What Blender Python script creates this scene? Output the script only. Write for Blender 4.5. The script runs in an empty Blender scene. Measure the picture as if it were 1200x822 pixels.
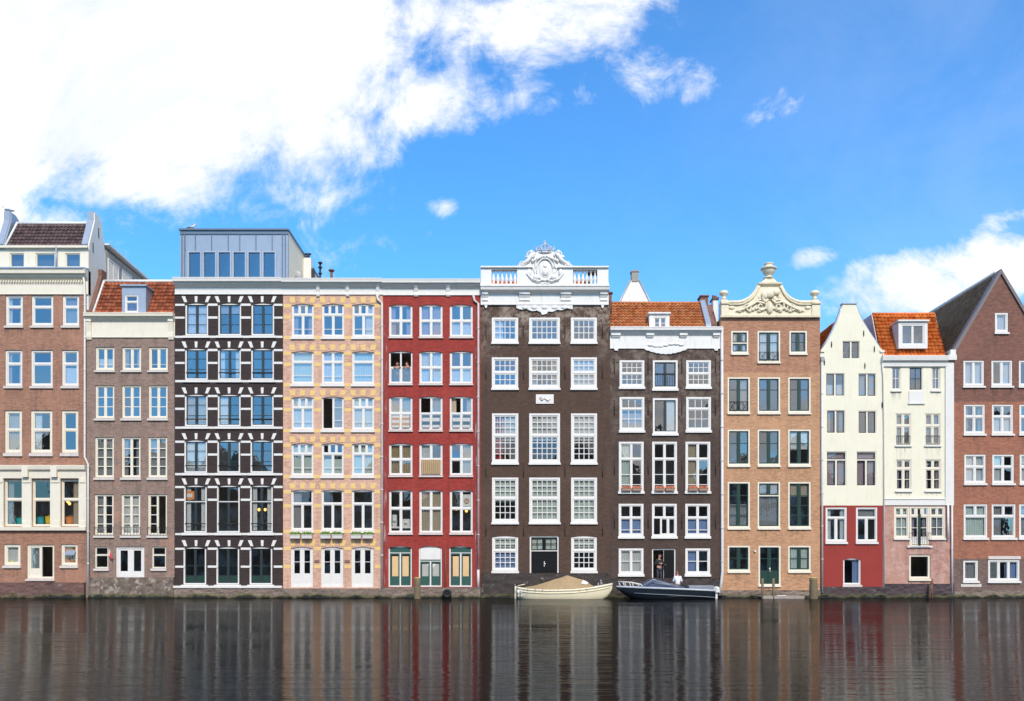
import bpy, math, random
from mathutils import Vector, noise
R = math.radians
rnd = random.Random(11); cr_ = random.Random(23)
scene = bpy.context.scene
COL = scene.collection

# ------------------------------------------------------------------ camera
F, D, YH = 1045.0, 55.0, 672.0          # focal length in photo pixels, distance to the facades, horizon row
CAM_Z = (701 - YH) / 19.0
cam = bpy.data.cameras.new('camera'); cam_o = bpy.data.objects.new('camera', cam); COL.objects.link(cam_o)
cam_o.location = (0, -D, CAM_Z); cam_o.rotation_euler = (R(90), 0, 0)
cam.sensor_width = 36; cam.lens = 36 * F / 1200
cam.shift_y = (YH - 411) / 1200.0
cam.clip_start = .1; cam.clip_end = 6000
scene.camera = cam_o

# ------------------------------------------------------------------ light
SUN_EL, SUN_AZ = 42, 168                # azimuth clockwise from +Y: behind the camera, a little to its right
world = bpy.data.worlds.new('World'); scene.world = world; world.use_nodes = True
def build_world():
    nt = world.node_tree; N = nt.nodes; L = nt.links
    for n in list(N): N.remove(n)
    def val(x, sock):
        if isinstance(x, (int, float)): sock.default_value = x
        else: L.new(x, sock)
    def M(op, a, b=0.0, c=None, clamp=False):
        n = N.new('ShaderNodeMath'); n.operation = op; n.use_clamp = clamp
        val(a, n.inputs[0]); val(b, n.inputs[1])
        if c is not None: val(c, n.inputs[2])
        return n.outputs[0]
    def step(x, lo, hi):
        n = N.new('ShaderNodeMapRange'); n.interpolation_type = 'SMOOTHSTEP'
        val(x, n.inputs[0]); n.inputs[1].default_value = lo; n.inputs[2].default_value = hi
        return n.outputs[0]
    tc = N.new('ShaderNodeTexCoord'); sep = N.new('ShaderNodeSeparateXYZ'); L.new(tc.outputs['Generated'], sep.inputs[0])
    X, Y, Z = sep.outputs
    sky = N.new('ShaderNodeTexSky'); sky.sky_type = 'NISHITA'; sky.sun_disc = False
    sky.sun_elevation = R(SUN_EL); sky.sun_rotation = R(SUN_AZ); sky.air_density = 1.0; sky.dust_density = .4; sky.ozone_density = 2.0
    hs = N.new('ShaderNodeMix'); hs.data_type = 'RGBA'; hs.blend_type = 'MULTIPLY'; hs.inputs[0].default_value = 1
    L.new(sky.outputs[0], hs.inputs[6]); hs.inputs[7].default_value = (.58, 1.34, 1.92, 1)
    # the clouds that stand over the row of houses, laid out by sky direction
    yc = M('MAXIMUM', Y, .08)
    u = M('DIVIDE', X, yc); v = M('DIVIDE', Z, yc)
    cmb = N.new('ShaderNodeCombineXYZ'); L.new(u, cmb.inputs[0]); L.new(v, cmb.inputs[1])
    def noi(scale, detail, rough, vec, dist=0.0):
        n = N.new('ShaderNodeTexNoise'); n.inputs['Scale'].default_value = scale; n.inputs['Detail'].default_value = detail
        n.inputs['Roughness'].default_value = rough; n.inputs['Distortion'].default_value = dist
        L.new(vec, n.inputs['Vector']); return n.outputs[0]
    n1 = noi(4.2, 10, .66, cmb.outputs[0], .5)
    n2 = noi(15.0, 9, .68, cmb.outputs[0], .5)
    blobs = [  # px, py, rx, ry, tilt, weight
        (60, 30, 470, 215, 0, 3.0), (250, 90, 290, 135, -8, 2.2), (380, 165, 110, 62, -15, 1.3), (140, 200, 200, 55, 5, 1.2),
        (345, 225, 110, 50, 0, .5), (520, 112, 135, 48, -14, .95), (640, 28, 190, 62, -12, 1.0), (500, 20, 160, 50, 0, .8), (480, 62, 120, 50, -20, .65), (300, 250, 120, 30, 10, .5),
        (775, 88, 80, 40, -8, .6), (720, 60, 60, 30, -30, .35), (690, 118, 60, 22, -10, .36), (895, 126, 30, 14, -15, .1), (520, 243, 18, 10, 0, .22),
        (436, 285, 56, 20, -6, .38), (365, 300, 55, 50, 30, .45), (90, 258, 150, 34, 0, .34),
        (942, 305, 44, 15, -10, .7), (1090, 335, 150, 52, -8, 1.2), (1180, 318, 120, 48, -4, 1.0), (1010, 350, 90, 40, 0, .7), (1192, 254, 42, 17, -14, .5),
        (1230, 430, 260, 60, 0, .7), (-150, 120, 300, 220, 0, 1.1), (900, 470, 420, 60, 0, .3)]
    Fd = None
    for (px, py, rx, ry, th, w) in blobs:
        c, s = math.cos(R(-th)), math.sin(R(-th))
        du = M('SUBTRACT', u, (px - 600) / F); dv = M('SUBTRACT', v, (YH - py) / F)
        a = M('MULTIPLY', M('ADD', M('MULTIPLY', du, c), M('MULTIPLY', dv, s)), F / rx)
        b = M('MULTIPLY', M('SUBTRACT', M('MULTIPLY', dv, c), M('MULTIPLY', du, s)), F / ry)
        d = M('ADD', M('MULTIPLY', a, a), M('MULTIPLY', b, b))
        f = M('MULTIPLY', M('SUBTRACT', 1.0, d), w)
        f = M('MAXIMUM', f, -1.0)
        Fd = f if Fd is None else M('MAXIMUM', Fd, f)
    Fd = M('ADD', Fd, M('MULTIPLY', M('SUBTRACT', n1, .5), 3.4))
    Fd = M('ADD', Fd, M('MULTIPLY', M('SUBTRACT', n2, .5), 2.4))
    front = step(Fd, 0.0, 1.25)
    # the rest of the sky dome: broken cloud
    dv = N.new('ShaderNodeVectorMath'); dv.operation = 'DIVIDE'; L.new(tc.outputs['Generated'], dv.inputs[0])
    cz = N.new('ShaderNodeCombineXYZ'); zz = M('ADD', M('MAXIMUM', Z, 0), .22)
    for i in range(3): L.new(zz, cz.inputs[i])
    L.new(cz.outputs[0], dv.inputs[1])
    n3 = noi(1.1, 8, .6, dv.outputs[0], .3)
    rest = step(n3, .44, .62)
    mixd = N.new('ShaderNodeMix'); L.new(step(Y, .12, .3), mixd.inputs[0]); L.new(rest, mixd.inputs[2]); L.new(front, mixd.inputs[3])
    veil = M('ADD', M('MULTIPLY', step(u, -.1, .62), .12), M('MULTIPLY', step(v, .36, .08), .2))
    veil = M('MULTIPLY', veil, step(n1, .1, .75))
    dens = M('MULTIPLY', M('MAXIMUM', mixd.outputs[0], veil), step(Z, -.02, .02))
    bg1 = N.new('ShaderNodeBackground'); L.new(hs.outputs[2], bg1.inputs[0]); bg1.inputs[1].default_value = .105
    bg2 = N.new('ShaderNodeBackground'); cr = N.new('ShaderNodeMix'); cr.data_type = 'RGBA'
    L.new(step(n1, .35, .6), cr.inputs[0]); cr.inputs[6].default_value = (.76, .82, .92, 1); cr.inputs[7].default_value = (1, 1, 1, 1)
    L.new(cr.outputs[2], bg2.inputs[0]); bg2.inputs[1].default_value = CLOUD
    mx = N.new('ShaderNodeMixShader'); L.new(dens, mx.inputs[0]); L.new(bg1.outputs[0], mx.inputs[1]); L.new(bg2.outputs[0], mx.inputs[2])
    out = N.new('ShaderNodeOutputWorld'); L.new(mx.outputs[0], out.inputs[0])
CLOUD = .85
build_world()
sun = bpy.data.lights.new('sun', 'SUN'); sun.energy = 2.9; sun.angle = R(9); sun.color = (1, .9, .77)
sun_o = bpy.data.objects.new('sun', sun); COL.objects.link(sun_o); sun_o.location = (0, -60, 60)
sdir = Vector((math.sin(R(SUN_AZ)) * math.cos(R(SUN_EL)), math.cos(R(SUN_AZ)) * math.cos(R(SUN_EL)), math.sin(R(SUN_EL))))
sun_o.rotation_euler = sdir.to_track_quat('Z', 'Y').to_euler()
vs = scene.view_settings
vs.view_transform = 'Standard'; vs.look = 'None'; vs.gamma = 1; vs.exposure = .44; vs.use_curve_mapping = False

# ------------------------------------------------------------------ materials
def mat_new(name):
    m = bpy.data.materials.new(name); m.use_nodes = True
    nt = m.node_tree; b = nt.nodes['Principled BSDF']; return m, nt, b
def col4(c): return (c[0], c[1], c[2], 1)
def nz(nt, vec, scale, detail=4, rough=.55, stretch=None):
    n = nt.nodes.new('ShaderNodeTexNoise'); n.inputs['Scale'].default_value = scale
    n.inputs['Detail'].default_value = detail; n.inputs['Roughness'].default_value = rough
    if stretch:
        mp = nt.nodes.new('ShaderNodeMapping'); mp.inputs['Scale'].default_value = stretch
        nt.links.new(vec, mp.inputs[0]); vec = mp.outputs[0]
    nt.links.new(vec, n.inputs['Vector']); return n.outputs[0]
def rng(nt, x, a, b, c=0, d=1):
    n = nt.nodes.new('ShaderNodeMapRange'); nt.links.new(x, n.inputs[0])
    for i, q in enumerate((a, b, c, d)): n.inputs[i + 1].default_value = q
    return n.outputs[0]
def mixc(nt, f, a, b, mode='MIX'):
    n = nt.nodes.new('ShaderNodeMix'); n.data_type = 'RGBA'; n.blend_type = mode
    for s, x in ((n.inputs[0], f), (n.inputs[6], a), (n.inputs[7], b)):
        if isinstance(x, (int, float)): s.default_value = x
        elif isinstance(x, tuple): s.default_value = col4(x)
        else: nt.links.new(x, s)
    return n.outputs[2]
def wpos(nt):
    return nt.nodes.new('ShaderNodeNewGeometry').outputs['Position']
def bump(nt, b, h, st=.3, dist=.02):
    n = nt.nodes.new('ShaderNodeBump'); n.inputs['Strength'].default_value = st; n.inputs['Distance'].default_value = dist
    nt.links.new(h, n.inputs['Height']); nt.links.new(n.outputs[0], b.inputs['Normal'])
def plain(name, c, rough=.6, var=.12, dirt=.0, dirtc=(.12, .1, .08), metal=0, nscale=3.0):
    m, nt, b = mat_new(name); p = wpos(nt)
    c0 = mixc(nt, nz(nt, p, nscale, 5), tuple(x * (1 - var) for x in c), tuple(min(x * (1 + var), .86) for x in c))
    if dirt:
        st = rng(nt, nz(nt, p, 1.0, 8, .65, (5, 5, .9)), .52, .75, 0, dirt)
        c0 = mixc(nt, st, c0, dirtc)
    nt.links.new(c0, b.inputs['Base Color']); b.inputs['Roughness'].default_value = rough; b.inputs['Metallic'].default_value = metal
    return m
def brick(name, c1, c2, mortar, patch=None, pamt=.5, lighter=.25, stain=(.05, .04, .035), st_amt=.4, pale=(.5, .45, .4), pale_amt=.0, pale_z=None, bw=.22, bh=.065, pth=(.52, .66)):
    m, nt, b = mat_new(name); p = wpos(nt)
    sep = nt.nodes.new('ShaderNodeSeparateXYZ'); nt.links.new(p, sep.inputs[0])
    ad = nt.nodes.new('ShaderNodeMath'); nt.links.new(sep.outputs[0], ad.inputs[0]); nt.links.new(sep.outputs[1], ad.inputs[1])
    cm = nt.nodes.new('ShaderNodeCombineXYZ'); nt.links.new(ad.outputs[0], cm.inputs[0]); nt.links.new(sep.outputs[2], cm.inputs[1])
    t = nt.nodes.new('ShaderNodeTexBrick'); nt.links.new(cm.outputs[0], t.inputs['Vector'])
    t.inputs['Scale'].default_value = 1; t.inputs['Brick Width'].default_value = bw; t.inputs['Row Height'].default_value = bh
    t.inputs['Mortar Size'].default_value = .006; t.inputs['Mortar Smooth'].default_value = .3; t.inputs['Bias'].default_value = 0
    t.inputs['Color1'].default_value = col4([min(x*1.16, .8) for x in c1]); t.inputs['Color2'].default_value = col4([x*.84 for x in c2]); t.inputs['Mortar'].default_value = col4(mortar)
    c = t.outputs[0]
    # single bricks burnt darker or paler, in short runs
    c = mixc(nt, rng(nt, nz(nt, p, 1, 2, .6, (9, 9, 15)), .45, .68, 0, .38), c, tuple(x * .6 for x in c1))
    c = mixc(nt, rng(nt, nz(nt, p, 1, 2, .6, (7.5, 7.5, 14)), .52, .72, 0, .36), c, tuple(min(x * 1.5, .8) for x in c2))
    if patch: c = mixc(nt, rng(nt, nz(nt, p, .35, 5, .6), pth[0], pth[1], 0, pamt), c, patch)
    c = mixc(nt, rng(nt, nz(nt, p, .9, 7, .65), .42, .7, 0, lighter), c, tuple(min(x * 1.6 + .004, .85) for x in c1))
    c = mixc(nt, rng(nt, nz(nt, p, 1, 7, .62, (2.2, 2.2, .25)), .5, .72, 0, min(1, st_amt*1.3)), c, stain)
    c = mixc(nt, rng(nt, nz(nt, p, 1, 6, .6, (7, 7, .4)), .56, .74, 0, .35), c, stain)
    if pale_amt:
        pa = rng(nt, nz(nt, p, 1.3, 10, .8), .47, .56, 0, pale_amt)
        if pale_z:
            mm = nt.nodes.new('ShaderNodeMath'); mm.operation = 'MULTIPLY'
            zz = nt.nodes.new('ShaderNodeMath'); nt.links.new(sep.outputs[2], zz.inputs[0]); nt.links.new(rng(nt, nz(nt, p, .5, 4), .3, .7, -1.6, 1.6), zz.inputs[1])
            nt.links.new(rng(nt, zz.outputs[0], pale_z[0], pale_z[1]), mm.inputs[1]); nt.links.new(pa, mm.inputs[0]); pa = mm.outputs[0]
        c = mixc(nt, pa, c, pale)
    nt.links.new(c, b.inputs['Base Color']); b.inputs['Roughness'].default_value = .85
    bump(nt, b, t.outputs['Fac'], .2, -.004)
    return m
def plinth_mat(name, c, c2, stones=.8):
    m, nt, b = mat_new(name); p = wpos(nt)
    c0 = mixc(nt, rng(nt, nz(nt, p, stones, 8, .7), .35, .65), c, c2)
    c0 = mixc(nt, rng(nt, nz(nt, p, 6, 6, .7), .5, .75, 0, .6), c0, (.05, .04, .035))
    c0 = mixc(nt, rng(nt, nz(nt, p, 3, 8, .75), .6, .68, 0, .6), c0, (.42, .38, .33))
    sep = nt.nodes.new('ShaderNodeSeparateXYZ'); nt.links.new(p, sep.inputs[0])
    ad = nt.nodes.new('ShaderNodeMath'); nt.links.new(sep.outputs[2], ad.inputs[0])
    nn = rng(nt, nz(nt, p, 1.3, 6, .6), .3, .7, -.16, .16); nt.links.new(nn, ad.inputs[1])
    c0 = mixc(nt, rng(nt, ad.outputs[0], .27, .13, 0, .75), c0, (.085, .085, .022))
    c0 = mixc(nt, rng(nt, ad.outputs[0], .13, .04, 0, 1), c0, (.012, .014, .01))
    nt.links.new(c0, b.inputs['Base Color']); b.inputs['Roughness'].default_value = .8
    bump(nt, b, nz(nt, p, 7, 6, .6), .7, .05)
    return m
def tile_mat(name, cols, moss=0):
    m, nt, b = mat_new(name); uv = nt.nodes.new('ShaderNodeUVMap')
    fl = nt.nodes.new('ShaderNodeVectorMath'); fl.operation = 'FLOOR'; nt.links.new(uv.outputs[0], fl.inputs[0])
    wn = nt.nodes.new('ShaderNodeTexWhiteNoise'); nt.links.new(fl.outputs[0], wn.inputs[0])
    rp = nt.nodes.new('ShaderNodeValToRGB'); nt.links.new(wn.outputs[0], rp.inputs[0])
    els = rp.color_ramp.elements
    while len(els) < len(cols): els.new(.5)
    for i, c in enumerate(cols): els[i].position = i / (len(cols) - 1); els[i].color = col4(c)
    p = wpos(nt); c = rp.outputs[0]
    c = mixc(nt, rng(nt, nz(nt, p, 4, 8, .7), .45, .7, 0, .5), c, tuple(x * .45 for x in cols[0]))
    if moss: c = mixc(nt, rng(nt, nz(nt, p, 2.3, 9, .75), .54, .66, 0, moss), c, (.16, .12, .03))
    nt.links.new(c, b.inputs['Base Color']); b.inputs['Roughness'].default_value = .9; b.inputs['Specular IOR Level'].default_value = .2
    return m
def glass_mat(name, refl=.2, tint=(.84, .88, .87)):
    m, nt, b = mat_new(name); N = nt.nodes; L = nt.links
    out = N['Material Output']; N.remove(b)
    tr = N.new('ShaderNodeBsdfTransparent'); tr.inputs[0].default_value = col4(tint)
    gl = N.new('ShaderNodeBsdfGlossy'); gl.inputs['Roughness'].default_value = .015; gl.inputs[0].default_value = (1, 1, 1, 1)
    lw = N.new('ShaderNodeLayerWeight'); lw.inputs[0].default_value = .5; fr = N.new('ShaderNodeMath'); fr.operation = 'POWER'; L.new(lw.outputs['Facing'], fr.inputs[0]); fr.inputs[1].default_value = 4
    ad = N.new('ShaderNodeMath'); ad.operation = 'ADD'; ad.use_clamp = True; L.new(fr.outputs[0], ad.inputs[0]); ad.inputs[1].default_value = refl
    mx = N.new('ShaderNodeMixShader'); L.new(ad.outputs[0], mx.inputs[0]); L.new(tr.outputs[0], mx.inputs[1]); L.new(gl.outputs[0], mx.inputs[2])
    p = wpos(nt); bp = N.new('ShaderNodeBump'); bp.inputs['Strength'].default_value = .06; bp.inputs['Distance'].default_value = .05
    L.new(nz(nt, p, 1.6, 2), bp.inputs['Height']); L.new(bp.outputs[0], gl.inputs['Normal'])
    L.new(mx.outputs[0], out.inputs[0]); return m
def cloth_mat(name, c, stripes=None):
    m, nt, b = mat_new(name); N = nt.nodes; L = nt.links; out = N['Material Output']; p = wpos(nt)
    cc = mixc(nt, nz(nt, p, 4, 4, .6, (6, 6, .5)), tuple(x * .7 for x in c), c)
    if stripes:
        mp = N.new('ShaderNodeSeparateXYZ'); L.new(p, mp.inputs[0])
        w = N.new('ShaderNodeMath'); w.operation = 'PINGPONG'; L.new(mp.outputs[stripes[0]], w.inputs[0]); w.inputs[1].default_value = stripes[1]
        cc = mixc(nt, rng(nt, w.outputs[0], stripes[1] * .45, stripes[1] * .55), cc, stripes[2])
    d = N.new('ShaderNodeBsdfDiffuse'); t = N.new('ShaderNodeBsdfTranslucent'); N.remove(b)
    L.new(cc, d.inputs[0]); L.new(cc, t.inputs[0])
    mx = N.new('ShaderNodeMixShader'); mx.inputs[0].default_value = .25; L.new(d.outputs[0], mx.inputs[1]); L.new(t.outputs[0], mx.inputs[2])
    L.new(mx.outputs[0], out.inputs[0]); return m
def emit_mat(name, c, s):
    m, nt, b = mat_new(name); b.inputs['Emission Color'].default_value = col4(c); b.inputs['Emission Strength'].default_value = s
    b.inputs['Base Color'].default_value = col4(c); return m

M = {}
M['white'] = plain('white_paint', (.71, .685, .64), .5, .07, .22, (.4, .36, .3))
M['white_old'] = plain('weathered_white', (.73, .71, .68), .6, .1, .45, (.28, .25, .2), nscale=6)
M['cream'] = plain('cream_paint', (.74, .68, .55), .5, .07, .2, (.4, .34, .25))
M['stone'] = plain('pale_stone', (.74, .7, .62), .7, .12, .3, (.25, .21, .16), nscale=5)
M['sillstone'] = plain('sill_stone', (.6, .55, .5), .7, .12, .3, (.25, .21, .18), nscale=5)
M['sand'] = plain('sandstone', (.76, .67, .49), .75, .12, .45, (.36, .26, .13), nscale=4)
M['gold'] = plain('gilt', (.7, .45, .1), .35, .1, metal=.3)
M['lead'] = plain('lead_sheet', (.33, .38, .45), .45, .12, .3, (.2, .23, .28), .3)
M['zinc'] = plain('zinc_panel', (.30, .35, .41), .4, .1, .45, (.17, .2, .25), .4)
M['zinc_dark'] = plain('zinc_trim', (.14, .17, .21), .4, .1, 0, metal=.4)
M['grey'] = plain('grey_metal', (.3, .31, .33), .45, .1)
M['black'] = plain('black_paint', (.01, .011, .012), .5, .1)
M['black'].node_tree.nodes['Principled BSDF'].inputs['Specular IOR Level'].default_value = .12
M['dkgreen'] = plain('dark_green_paint', (.02, .05, .038), .3, .1)
M['green'] = plain('green_paint', (.035, .095, .075), .35, .15)
M['sash_dark'] = plain('dark_sash_paint', (.03, .04, .042), .3, .1)
M['pipe'] = plain('downpipe_paint', (.62, .6, .58), .5, .1, .3, (.3, .27, .24))
M['pipe_peel'] = plain('peeling_pipe', (.6, .5, .48), .5, .1, .95, (.3, .04, .03), nscale=6)
M['iron'] = plain('wall_iron', (.018, .016, .015), .6, .1)
M['rust'] = plain('rusty_iron', (.16, .07, .045), .8, .3)
M['wood'] = plain('weathered_post', (.17, .13, .075), .85, .45, .8, (.07, .06, .03), nscale=8)
M['lichen'] = plain('yellowed_top', (.55, .42, .12), .8, .2)
M['room'] = plain('room_plaster', (.5, .46, .41), .9, .6, nscale=.9)
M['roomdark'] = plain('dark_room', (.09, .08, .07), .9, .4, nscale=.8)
M['glass'] = glass_mat('window_glass')
M['glass_hi'] = glass_mat('sky_bright_glass', .23, (.78, .83, .86))
M['glass_lo'] = glass_mat('dull_glass', .1, (.8, .82, .8))
M['cur_white'] = cloth_mat('net_curtain', (.86, .86, .85))
M['cur_grey'] = cloth_mat('grey_curtain', (.42, .41, .42))
M['cur_green'] = cloth_mat('pale_green_curtain', (.78, .86, .78))
M['cur_beige'] = cloth_mat('beige_curtain', (.62, .5, .36))
M['cur_red'] = cloth_mat('red_curtain', (.45, .05, .05))
M['cur_blue'] = cloth_mat('blue_film', (.3, .42, .72))
M['cur_pink'] = cloth_mat('mauve_curtain', (.55, .42, .46))
M['stripe_blue'] = cloth_mat('striped_banner', (.8, .8, .78), (2, .22, (.12, .2, .27)))
M['stripe_tan'] = cloth_mat('tan_striped_banner', (.8, .78, .74), (2, .16, (.55, .36, .25)))
M['reed'] = cloth_mat('reed_screen', (.66, .5, .3), (0, .06, (.4, .26, .13)))
M['panel_tan'] = plain('tan_board', (.66, .44, .22), .6, .12)
M['panel_brown'] = plain('brown_board', (.2, .11, .07), .6, .2)
# brickwork
M['b1'] = brick('brick_red_brown', (.33, .155, .092), (.25, .115, .068), (.36, .25, .2), (.44, .22, .15), .5, .22, st_amt=.25)
M['b2'] = brick('brick_grey_brown', (.25, .165, .13), (.2, .13, .1), (.32, .25, .2), (.42, .22, .15), .7, .2, st_amt=.25, pth=(.58, .68))
M['b3'] = brick('brick_black', (.036, .021, .019), (.026, .015, .014), (.042, .028, .025), lighter=.08, st_amt=.1)
M['b4'] = brick('brick_salmon', (.61, .36, .26), (.52, .285, .2), (.56, .4, .3), (.62, .4, .32), .5, .22, (.3, .16, .1), .3)
M['b5'] = brick('brick_painted_red', (.32, .034, .022), (.27, .026, .018), (.24, .028, .022), (.36, .06, .045), .5, .1, (.13, .02, .015), .35, (.55, .35, .32), 0)
M['b6'] = brick('brick_dark_brown', (.084, .044, .028), (.066, .034, .021), (.068, .042, .032), (.105, .062, .045), .5, .06, (.035, .022, .018), .4, (.3, .24, .19), .9, (14.8, 18))
M['b7'] = brick('brick_umber', (.072, .042, .03), (.056, .033, .024), (.062, .042, .034), (.09, .058, .045), .5, .06, (.03, .02, .017), .4, (.24, .19, .15), .75, (8, 16.5))
M['b8'] = brick('brick_orange_brown', (.48, .255, .13), (.38, .2, .11), (.48, .31, .19), (.52, .29, .16), .5, .15, (.25, .13, .08), .25)
M['b8t'] = brick('brick_rust', (.41, .2, .115), (.34, .16, .09), (.38, .22, .15), lighter=.12, stain=(.2, .1, .06), st_amt=.25)
M['b10'] = brick('brick_pink', (.42, .21, .16), (.36, .175, .13), (.44, .28, .22), (.5, .28, .21), .5, .2, (.2, .12, .1), .4, (.7, .55, .5), .25)
M['b11'] = brick('brick_maroon', (.2, .08, .052), (.13, .055, .042), (.24, .14, .11), (.23, .1, .07), .5, .12, st_amt=.2)
M['b11l'] = brick('brick_russet', (.34, .125, .066), (.26, .09, .055), (.36, .2, .14), (.34, .12, .07), .5, .14, st_amt=.2)
M['b11d'] = brick('brick_sooty', (.16, .1, .085), (.12, .075, .062), (.22, .16, .13), lighter=.2)
M['render_cream'] = plain('cream_render', (.77, .725, .565), .8, .08, .4, (.6, .5, .34), nscale=1)
M['render_red'] = plain('red_render', (.28, .026, .018), .75, .1, .35, (.2, .03, .03), nscale=1)
M['render_pale'] = plain('pale_side_render', (.72, .69, .63), .85, .08, .4, (.42, .4, .38))
M['brown_brick'] = brick('brick_chimney', (.2, .09, .06), (.15, .07, .05), (.2, .14, .11))
M['asph'] = plain('roof_felt', (.08, .08, .085), .9, .15)
M['band_yellow'] = plain('yellow_brick_band', (.77, .5, .19), .8, .18, .2, (.5, .3, .15), nscale=8)
M['pl1'] = plinth_mat('plinth_brick', (.17, .085, .07), (.11, .065, .055))
M['pl2'] = plinth_mat('plinth_rubble', (.22, .17, .13), (.1, .075, .06), 2.5)
def rubble(m):
    nt = m.node_tree; b = nt.nodes['Principled BSDF']; old = b.inputs['Base Color'].links[0].from_socket; p = wpos(nt)
    v = nt.nodes.new('ShaderNodeTexVoronoi'); v.inputs['Scale'].default_value = 4.4; v.inputs['Randomness'].default_value = 1
    w = mixc(nt, .12, p, nt.nodes.new('ShaderNodeTexNoise').outputs[1]); nt.links.new(w, v.inputs[0])
    sp = nt.nodes.new('ShaderNodeSeparateXYZ'); nt.links.new(v.outputs['Color'], sp.inputs[0])
    c = mixc(nt, rng(nt, sp.outputs[0], .5, .9, 0, .6), old, (.42, .36, .29)); c = mixc(nt, rng(nt, sp.outputs[1], .6, .9, 0, .5), c, (.2, .12, .09))
    v2 = nt.nodes.new('ShaderNodeTexVoronoi'); v2.feature = 'DISTANCE_TO_EDGE'; v2.inputs['Scale'].default_value = 4.4; nt.links.new(w, v2.inputs[0])
    c = mixc(nt, rng(nt, v2.outputs[0], .07, .01, 0, .6), c, (.06, .05, .04))
    sz = nt.nodes.new('ShaderNodeSeparateXYZ'); nt.links.new(p, sz.inputs[0])
    c = mixc(nt, rng(nt, sz.outputs[2], .3, .2, 0, 1), c, old); nt.links.new(c, b.inputs['Base Color'])
rubble(M['pl2'])
M['pl3'] = plinth_mat('plinth_stone', (.24, .18, .14), (.16, .12, .095))
M['pl6'] = plinth_mat('plinth_dark', (.05, .037, .032), (.035, .027, .024))
M['pl9'] = plinth_mat('plinth_purple', (.07, .045, .05), (.05, .034, .037))
M['t_orange'] = tile_mat('orange_pantile', [(.5, .1, .02), (.72, .17, .035), (.8, .24, .06), (.62, .14, .03)], .25)
M['t_red'] = tile_mat('red_pantile', [(.25, .07, .04), (.4, .11, .055), (.48, .16, .08), (.2, .065, .045)])
M['t_rust'] = tile_mat('rust_pantile', [(.42, .13, .045), (.52, .17, .06), (.58, .24, .1), (.34, .11, .05)], .65)
M['t_dark'] = tile_mat('brown_black_pantile', [(.11, .075, .085), (.16, .105, .11), (.2, .13, .125), (.09, .065, .07)])
M['t_slate'] = tile_mat('slate_pantile', [(.21, .135, .085), (.27, .18, .115), (.32, .22, .145), (.235, .155, .1)])
M['peel'] = plain('peeling_edge', (.24, .03, .025), .8, .1, .95, (.55, .45, .42), nscale=5)

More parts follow.
